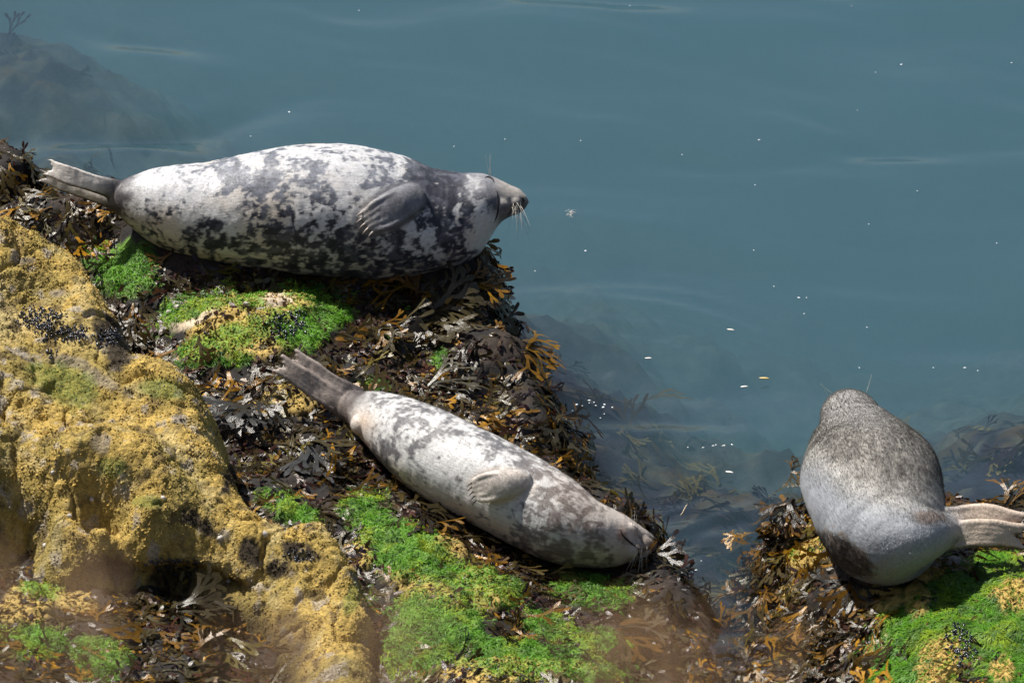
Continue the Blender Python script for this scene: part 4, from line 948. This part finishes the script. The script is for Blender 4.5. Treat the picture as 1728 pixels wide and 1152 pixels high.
# small white barnacles strewn over everything
M_SHELL = plain('pale_shell', (.46, .42, .38), .6)
nodules('barnacles', 'tiny pale barnacles dotted over the ledge', A, below_B * (usA > .7) * sstep(.5, .7, fbm(A.P, .1, 306, 3)), 1300, 424, (.0015, .0038), lambda n, r, i: np.tile([.42, .38, .34], (n, 1)) * r.uniform(.5, 1.2, (n, 1)), M_CRUST)
nodules('barnacles', 'tiny grey barnacles dotted over the foot of the crag', B, sstep(.55, .3, B.Z) * (B.Z > .22) + .12 + yB, 1800, 425, (.0015, .0042), lambda n, r, i: np.tile([.36, .31, .26], (n, 1)) * r.uniform(.4, 1.2, (n, 1)), M_CRUST)

# ---------------------------------------------------------------- mussel clusters
M_MUSSEL = plain('mussel_shell', (.014, .016, .026), .22, .8)
def shell_template():
    V, Q, T3 = blob((0, 0, 0), (1, .5, .42), ns=8, nr=5); V = V.copy(); t = (V[:, 0] + 1) / 2; V[:, 1] *= .55 + .75 * t; V[:, 2] *= .6 + .6 * t; return V, Q, T3
MU = shell_template()
def hit(G, u, v):
    """nearest visible point of the sheet at a picture position"""
    if not hasattr(G, 'dep'): G.dep = (G.P - CAM) @ FWD
    c = np.where((np.abs(G.UV[:, 0] - u) < 5) & (np.abs(G.UV[:, 1] - v) < 5))[0]
    if not len(c): return at_z(u, v, .3)
    return G.P[c[np.argmin(G.dep[c] + .002 * np.hypot(G.UV[c, 0] - u, G.UV[c, 1] - v))]]
def normal_at(G, p):
    i = int(np.clip((p[0] - G.xs[0]) / G.step, 0, G.nx - 1)); j = int(np.clip((p[1] - G.ys[0]) / G.step, 0, G.ny - 1)); return G.N[j * G.nx + i]
def mussels(label, G, u, v, ru, rv, n, seed, size=(.008, .015)):
    r = np.random.default_rng(seed); parts = []; c0 = hit(G, u, v)
    for k in range(n):
        a_, q = r.uniform(0, 6.28), math.sqrt(r.random()) * (1 + .25 * math.sin(3 * k)); p = hit(G, u + math.cos(a_) * ru * q, v + math.sin(a_) * rv * q)
        if abs(p[1] - c0[1]) > .5: continue
        N = normal_at(G, p); ax = unit(N * r.uniform(.2, 1) + r.normal(0, .6, 3)); sd = unit(np.cross(ax, r.normal(0, 1, 3))); up = np.cross(ax, sd)
        s_ = r.uniform(*size); V = p + N * s_ * .3 + s_ * (MU[0][:, :1] * ax + MU[0][:, 1:2] * sd + MU[0][:, 2:] * up); parts.append((V, MU[1], MU[2]))
    V, Q, T3 = merge(parts); o = local_obj('mussel_cluster', V, [Q, T3], M_MUSSEL, origin=c0); props(o, label, None, 'mussel clusters', 'stuff')
mussels('largest oval patch of blue black mussels on the ochre crag', B, 66, 535, 36, 19, 260, 31, (.005, .010))
mussels('long patch of blue black mussels below the oval patch', B, 112, 560, 44, 13, 200, 32, (.005, .010))
mussels('small mussel patch at the crag edge above the gully', B, 188, 566, 24, 15, 110, 33, (.005, .010))
mussels('little round mussel patch on the bare ochre crag', B, 84, 592, 9, 6, 30, 34, (.005, .009))
mussels('dark mussels in the hollow of the lower crag', B, 290, 955, 45, 14, 130, 35, (.005, .011))
mussels('mussels scattered on the nearest crag shoulder', B, 505, 935, 26, 14, 40, 36, (.005, .010))
mussels('black mussels in the green weed under the blotched seal', A, 482, 545, 34, 20, 160, 37, (.006, .012))
mussels('dark mussels among green weed on the right rock', C, 1620, 1085, 22, 34, 150, 38, (.006, .012))

# ---------------------------------------------------------------- limpets
def limpet_mesh():
    n, R = 14, [(1, 0), (.82, .35), (.5, .68), (.14, .86)]
    V = []
    for k, (r_, z) in enumerate(R):
        for i in range(n):
            w_ = 1 + (.07 if i % 2 else -.05) * (1 - k / 4); an = 2 * math.pi * i / n
            V.append((math.cos(an) * r_ * w_ + .1 * z, math.sin(an) * r_ * w_ * .85, z))
    V.append((.1, 0, .9)); V = np.array(V); i = np.arange(4 * n).reshape(4, n); j = np.roll(i, -1, 1)
    Q = np.stack([i[:-1], j[:-1], j[1:], i[1:]], -1).reshape(-1, 4); T3 = np.stack([i[-1], j[-1], np.full(n, 4 * n)], -1)
    return make_mesh('limpet', V, [Q, T3], M_SHELL)
LIM = limpet_mesh()
lr = random.Random(5)
def limpet(G, u, v, size, label, group=None):
    p = hit(G, u, v); N = Vector(normal_at(G, p)); o = bpy.data.objects.new('limpet', LIM); COL.objects.link(o)
    o.location = Vector(p) - N * .001; q = N.to_track_quat('Z', 'Y'); o.rotation_euler = q.to_euler(); o.rotation_euler.rotate_axis('Z', lr.uniform(0, 6)); o.scale = (size, size, size * 1.0)
    props(o, label, 'limpet', group)
LG = 'pale limpets on the rock'
for u, v, s_, lab in [(371,908,.013,'white limpet on the lower crag face, largest and cleanest of all'),(449,899,.013,'white limpet in the notch between the two lower crag shoulders'),
    (278,835,.011,'white limpet at the left foot of the knobbly lower crag shoulder'),(118,867,.012,'pinkish limpet low on the left crag slope'),(88,794,.009,'lone small limpet high on the smooth left crag slope'),
    (157,839,.010,'dull limpet in the crag furrow left of the knobbly shoulder'),(244,973,.011,'white limpet at the lip of the dark hollow'),(70,915,.010,'limpet at the bottom of the left crag slope'),
    (383,979,.009,'upper of the pale limpets right of the dark hollow'),(375,1005,.010,'lower of the pale limpets right of the dark hollow')]:
    limpet(B, u, v, s_, lab, LG)
for u, v, s_, lab in [(282,522,.012,'cream limpet on the green weed strip, the left one of two'),(298,513,.012,'cream limpet on the green weed strip, the right one of two'),(394,466,.011,'white limpet in the shadow under the blotched seal'),(212,1014,.012,'white limpet on dark weed below the hollow')]:
    limpet(A, u, v, s_, lab, LG)

# ---------------------------------------------------------------- single wrack plants that stand out
def wrack_plant(G, u, v, label, n, size, flow, cols, seed, lift=(.1, .5), fan=55, z=None, width=1.0):
    r = np.random.default_rng(seed); p = hit(G, u, v) if z is None else at_z(u, v, z)
    N = unit(normal_at(G, p) + np.array([0, 0, .6])) if z is None else np.array([0, 0, 1.0])
    root = bpy.data.objects.new('wrack_plant', None); COL.objects.link(root); root.location = p; root.empty_display_size = .05
    props(root, label, 'seaweed', 'wrack plants standing out of the mass'); width = width * 1.45
    f0 = RGT * flow[0] - UPV * flow[1]; f0 = unit(f0 - N * (f0 @ N)); S = np.cross(N, f0)
    for k in range(n):
        a_ = math.radians(((k / max(1, n - 1)) - .5) * 2 * fan + r.normal(0, 8)); Fd = unit(f0 * math.cos(a_) + S * math.sin(a_))[None]
        c = np.array(cols[k % len(cols)])[None] * r.uniform(.8, 1.25)
        V, F, cc = scatter([FRONDS[r.integers(0, 9)]], (p + N * (.012 + .008 * k))[None], N[None], Fd, np.array([size * r.uniform(.75, 1.15)]), np.array([r.uniform(*lift)]), np.array([r.uniform(.2, .6)]), np.array([r.normal(0, .3)]), c, r, G if z is None else None, gap=.01, width=width)
        local_obj('frond', V, F, M_WRACK, cc, parent=root)
OL, GO, AM, BK = (.050, .040, .018), (.24, .125, .010), (.13, .065, .008), (.018, .014, .008)
wrack_plant(A, 735, 535, 'broad grey olive wrack fan spread on the ledge below the blotched seal', 7, .20, (.8, .7), [OL, (.065, .053, .03)], 61, fan=60)
wrack_plant(A, 790, 500, 'amber wrack tuft hanging at the ledge corner under the blotched seal chest', 6, .17, (.7, .9), [AM, GO, BK], 62)
wrack_plant(A, 885, 590, 'golden tipped wrack jutting over the water at the ledge corner', 6, .17, (1, .25), [AM, OL, GO], 63)
wrack_plant(A, 700, 500, 'rust brown curled wrack standing up in front of the blotched seal', 5, .15, (-.3, -1), [AM, (.16, .07, .02)], 64, lift=(.5, 1.1))
wrack_plant(A, 1115, 905, 'golden wrack beside the nose of the sleeping seal', 7, .16, (.9, .4), [GO, AM, GO], 95, lift=(.2, .7))
wrack_plant(A, 640, 560, 'olive wrack fan in the middle of the ledge near green weed', 5, .17, (.6, .8), [OL, AM, BK], 66)
wrack_plant(A, 720, 655, 'long grey wrack strand lying behind the sleeping seal', 3, .24, (1, -.55), [(.09, .082, .06)], 67, fan=16, width=.6)
wrack_plant(A, 520, 760, 'black glossy wrack below the tail of the sleeping seal', 7, .20, (.3, 1), [BK, (.05, .05, .05), OL], 68)
wrack_plant(A, 420, 690, 'dark grey wrack at the gully head beside the crag', 6, .19, (-.2, 1), [BK, (.045, .044, .04)], 69)
wrack_plant(A, 720, 870, 'dark wrack under the belly of the sleeping seal', 6, .17, (.6, .9), [BK, OL], 70)
wrack_plant(A, 945, 720, 'brown wrack draped over the ledge edge behind the sleeping seal', 6, .18, (1, .5), [OL, AM, BK], 71)
wrack_plant(A, 300, 1040, 'grey wrack fronds streaming across the lower left weed bed', 7, .20, (1, .5), [(.035, .029, .018), OL], 72, fan=30)
wrack_plant(A, 1040, 1075, 'pale brown wrack plant in the bottom weed bed left of the inlet', 8, .20, (.8, .6), [OL, AM, (.07, .052, .026)], 73)
wrack_plant(C, 1345, 860, 'thick brown wrack clump on the left shoulder of the right rock', 8, .17, (-.6, .8), [AM, BK, (.09, .05, .02)], 74)
wrack_plant(C, 1440, 985, 'black wrack hanging below the plain seal', 7, .18, (-.3, 1), [BK, (.05, .04, .03), AM], 75)
wrack_plant(C, 1700, 862, 'dark wrack fringe behind the hind flippers of the plain seal', 6, .13, (.4, -.4), [BK, OL, AM], 76, lift=(.3, .9))
wrack_plant(None, 1250, 915, 'small amber wrack tuft afloat at the mouth of the inlet', 4, .08, (-.7, -.3), [GO, AM], 77, z=.006, fan=90)
wrack_plant(None, 1335, 803, 'olive weed tuft breaking the surface left of the plain seal', 4, .09, (.8, -.2), [OL, AM], 78, z=.006, fan=90)

# ---------------------------------------------------------------- things afloat
def water_z(u, v): return at_z(u, v, .006)
def fleck_mesh(name, mat, seed, asp=.35):
    r = np.random.default_rng(seed); V, Q, T3 = blob((0, 0, 0), (1, asp, .18), ns=8, nr=5); V = V.copy(); V[:, 1] += .15 * np.sin(V[:, 0] * 2.4); V *= 1 + r.normal(0, .05, V.shape); return make_mesh(name, V, [Q, T3], mat)
M_FOAM = plain('pale_flotsam', (.72, .70, .66), .5); M_YEL = plain('yellow_leaf', (.55, .42, .16), .5); M_STRAW = plain('straw', (.62, .52, .38), .6); M_BUB = plain('bubble_skin', (.55, .60, .62), .12, 1.0)
FL = fleck_mesh('floating_fleck', M_FOAM, 1); FY = fleck_mesh('floating_leaf', M_YEL, 2, .3); FS = fleck_mesh('floating_straw', M_STRAW, 3, .05); FB = fleck_mesh('foam_bubble', M_BUB, 4, .9)
def afloat(name, me, u, v, size, rot, label, cat, group=None):
    o = bpy.data.objects.new(name, me); COL.objects.link(o); o.location = water_z(u, v); o.scale = (size,) * 3; o.rotation_euler = (0, 0, rot); props(o, label, cat, group); return o
afloat('floating_fleck', FL, 1094, 604, .014, -.2, 'white fleck afloat nearest the ledge, level with the sleeping seal tail', 'flotsam')
afloat('floating_fleck', FL, 1233, 556, .016, -.5, 'white fleck afloat highest of the four big ones in the inlet', 'flotsam')
afloat('floating_fleck', FL, 1256, 652, .015, -.1, 'white fleck afloat just below the yellow leaf', 'flotsam')
afloat('floating_fleck', FL, 1231, 796, .016, -.5, 'white fleck afloat lowest in the inlet', 'flotsam')
afloat('floating_leaf', FY, 1290, 638, .022, -.3, 'small yellow leaf afloat in the inlet', 'leaf')
afloat('floating_straw', FS, 1155, 860, .045, 1.05, 'pale straw afloat over the drowned weed near the sleeping seal', 'straw')
# feather tuft
r = np.random.default_rng(3); parts = []
pf = water_z(963, 360)
for k in range(26):
    d = unit(np.array([r.normal(0, 1), r.normal(0, 1), r.uniform(.1, .8)])); t = np.linspace(0, 1, 4)[:, None]; c = pf + r.normal(0, .006, 3) + d * .024 * r.uniform(.4, 1.4) * t + np.array([0, 0, -.012]) * t ** 2
    parts.append(tube(c, np.full(4, .0013) * (1 - .7 * t[:, 0]), np.full(4, .0006), (.2, .1, 1), 4))
V, Q, T3 = merge(parts); o = local_obj('down_feather', V, [Q, T3], M_FOAM, origin=pf); props(o, 'fluffy white down feather afloat right of the blotched seal nose', 'feather')
spk = [(1281,236),(1151,261),(980,237),(852,235),(766,247),(488,189),(423,230),(606,18),(1063,10),(1437,10),(1521,109),(1478,122),(1707,106),(1466,378),(1306,483),(1348,502),(1357,529),(1682,410),(1274,312),(903,457),(988,423),(1272,422),
       (1575,620),(1650,625),(1450,1000-380),(1628,620),(1361,502),(1463,552),(1548,322),(1447,186),(694,235),(1224,368),(1420,150),(1640,520),(1510,410),(1180,330),(1380,250),(1600,300),(1130,540),(1020,560),(1315,697),(1265,800),(1188,752),(1200,620),(1070,640),(1330,600)]
for k, (u, v) in enumerate(spk[:30]):
    afloat('foam_bubble', FB, u, v, .0034 + .0026 * (k % 5 == 0), k, 'tiny white speck of foam afloat on open water', 'foam', 'foam specks on the water')
r = random.Random(8)
for cu, cv, n in ((1005,682,12),(1195,755,10),(1160,962,9)):
    for k in range(n):
        afloat('foam_bubble', FB, cu + r.gauss(0, 22), cv + r.gauss(0, 9), r.uniform(.003, .0065), k, 'tiny bubble afloat in the foam close to the weedy edge', 'foam', 'bubbles at the edge')

# ================================================================== dry grass on the cliff edge close to the viewer (far out of focus)
def cliff():
    X, Y = np.meshgrid(np.linspace(-6, 6, 49), np.linspace(-34, -16.3, 60)); XY = np.stack([X.ravel(), Y.ravel()], -1)
    z = np.interp(XY[:, 1], [-34, -19, -17.2, -16.6, -16.3], [10.2, 9.3, 9.12, 8.98, 7.0]) + (fbm(XY, .8, 601, 4) - .5) * .16
    V = np.concatenate([XY, z[:, None]], 1); c = mix(np.tile([.10, .12, .04], (len(V), 1)), np.array([.18, .13, .07]), fbm(V, .5, 602, 3))
    props(local_obj('cliff_top', V, grid_faces(49, 60), M_ROCK, c), kind='structure')
    X, Y = np.meshgrid(np.linspace(-6, 6, 30), np.linspace(0, 1, 30)); yy_ = -16.7 + 12.6 * Y.ravel() ** 1.6; z = 8.0 * (1 - Y.ravel()) ** 2.2 - .1 * Y.ravel() + (fbm(np.stack([X.ravel(), yy_], -1), 1.0, 603, 3) - .5) * .5 - .25
    V = np.stack([X.ravel(), yy_, z], -1); props(local_obj('cliff_face', V, grid_faces(30, 30), M_ROCK, np.tile([.12, .10, .07], (len(V), 1))), kind='structure')
cliff()
M_DRY = plain('dry_grass', (.30, .18, .09), .7)
def tuft(label, u0, u1, vtop, n, seed):
    r = np.random.default_rng(seed); parts = []
    root = CAM + ray((u0 + u1) / 2, 1700) * 3.1
    for k in range(n):
        u = r.uniform(u0, u1); t = r.uniform(2.7, 3.6); um = (u0 + u1) / 2
        a_ = CAM + ray(um + (u - um) * .35, 2350) * t; m_ = CAM + ray(u + r.normal(0, 20), 1500) * t; b_ = CAM + ray(u + r.normal(0, 60), vtop + abs(r.normal(0, 70))) * t
        q = np.linspace(0, 1, 7)[:, None]; c = (1 - q) ** 2 * a_ + 2 * q * (1 - q) * m_ + q ** 2 * b_
        wd = .0016 * (1 - .75 * q[:, 0]) + .0003; parts.append(tube(c, wd, wd * .4, (0, -1, .4), 6))
    V, Q, T3 = merge(parts); props(local_obj('dry_grass_tuft', V, [Q, T3], M_DRY, origin=root), label, 'grass', 'dry grass on the cliff edge')
tuft('blurred dry brown grass close to the viewer at the lower left corner', -80, 220, 900, 14, 71)
tuft('blurred dry brown grass close to the viewer below the crag shoulder', 360, 700, 980, 20, 72)
tuft('blurred dry brown grass close to the viewer below the sleeping seal', 920, 1260, 985, 20, 73)
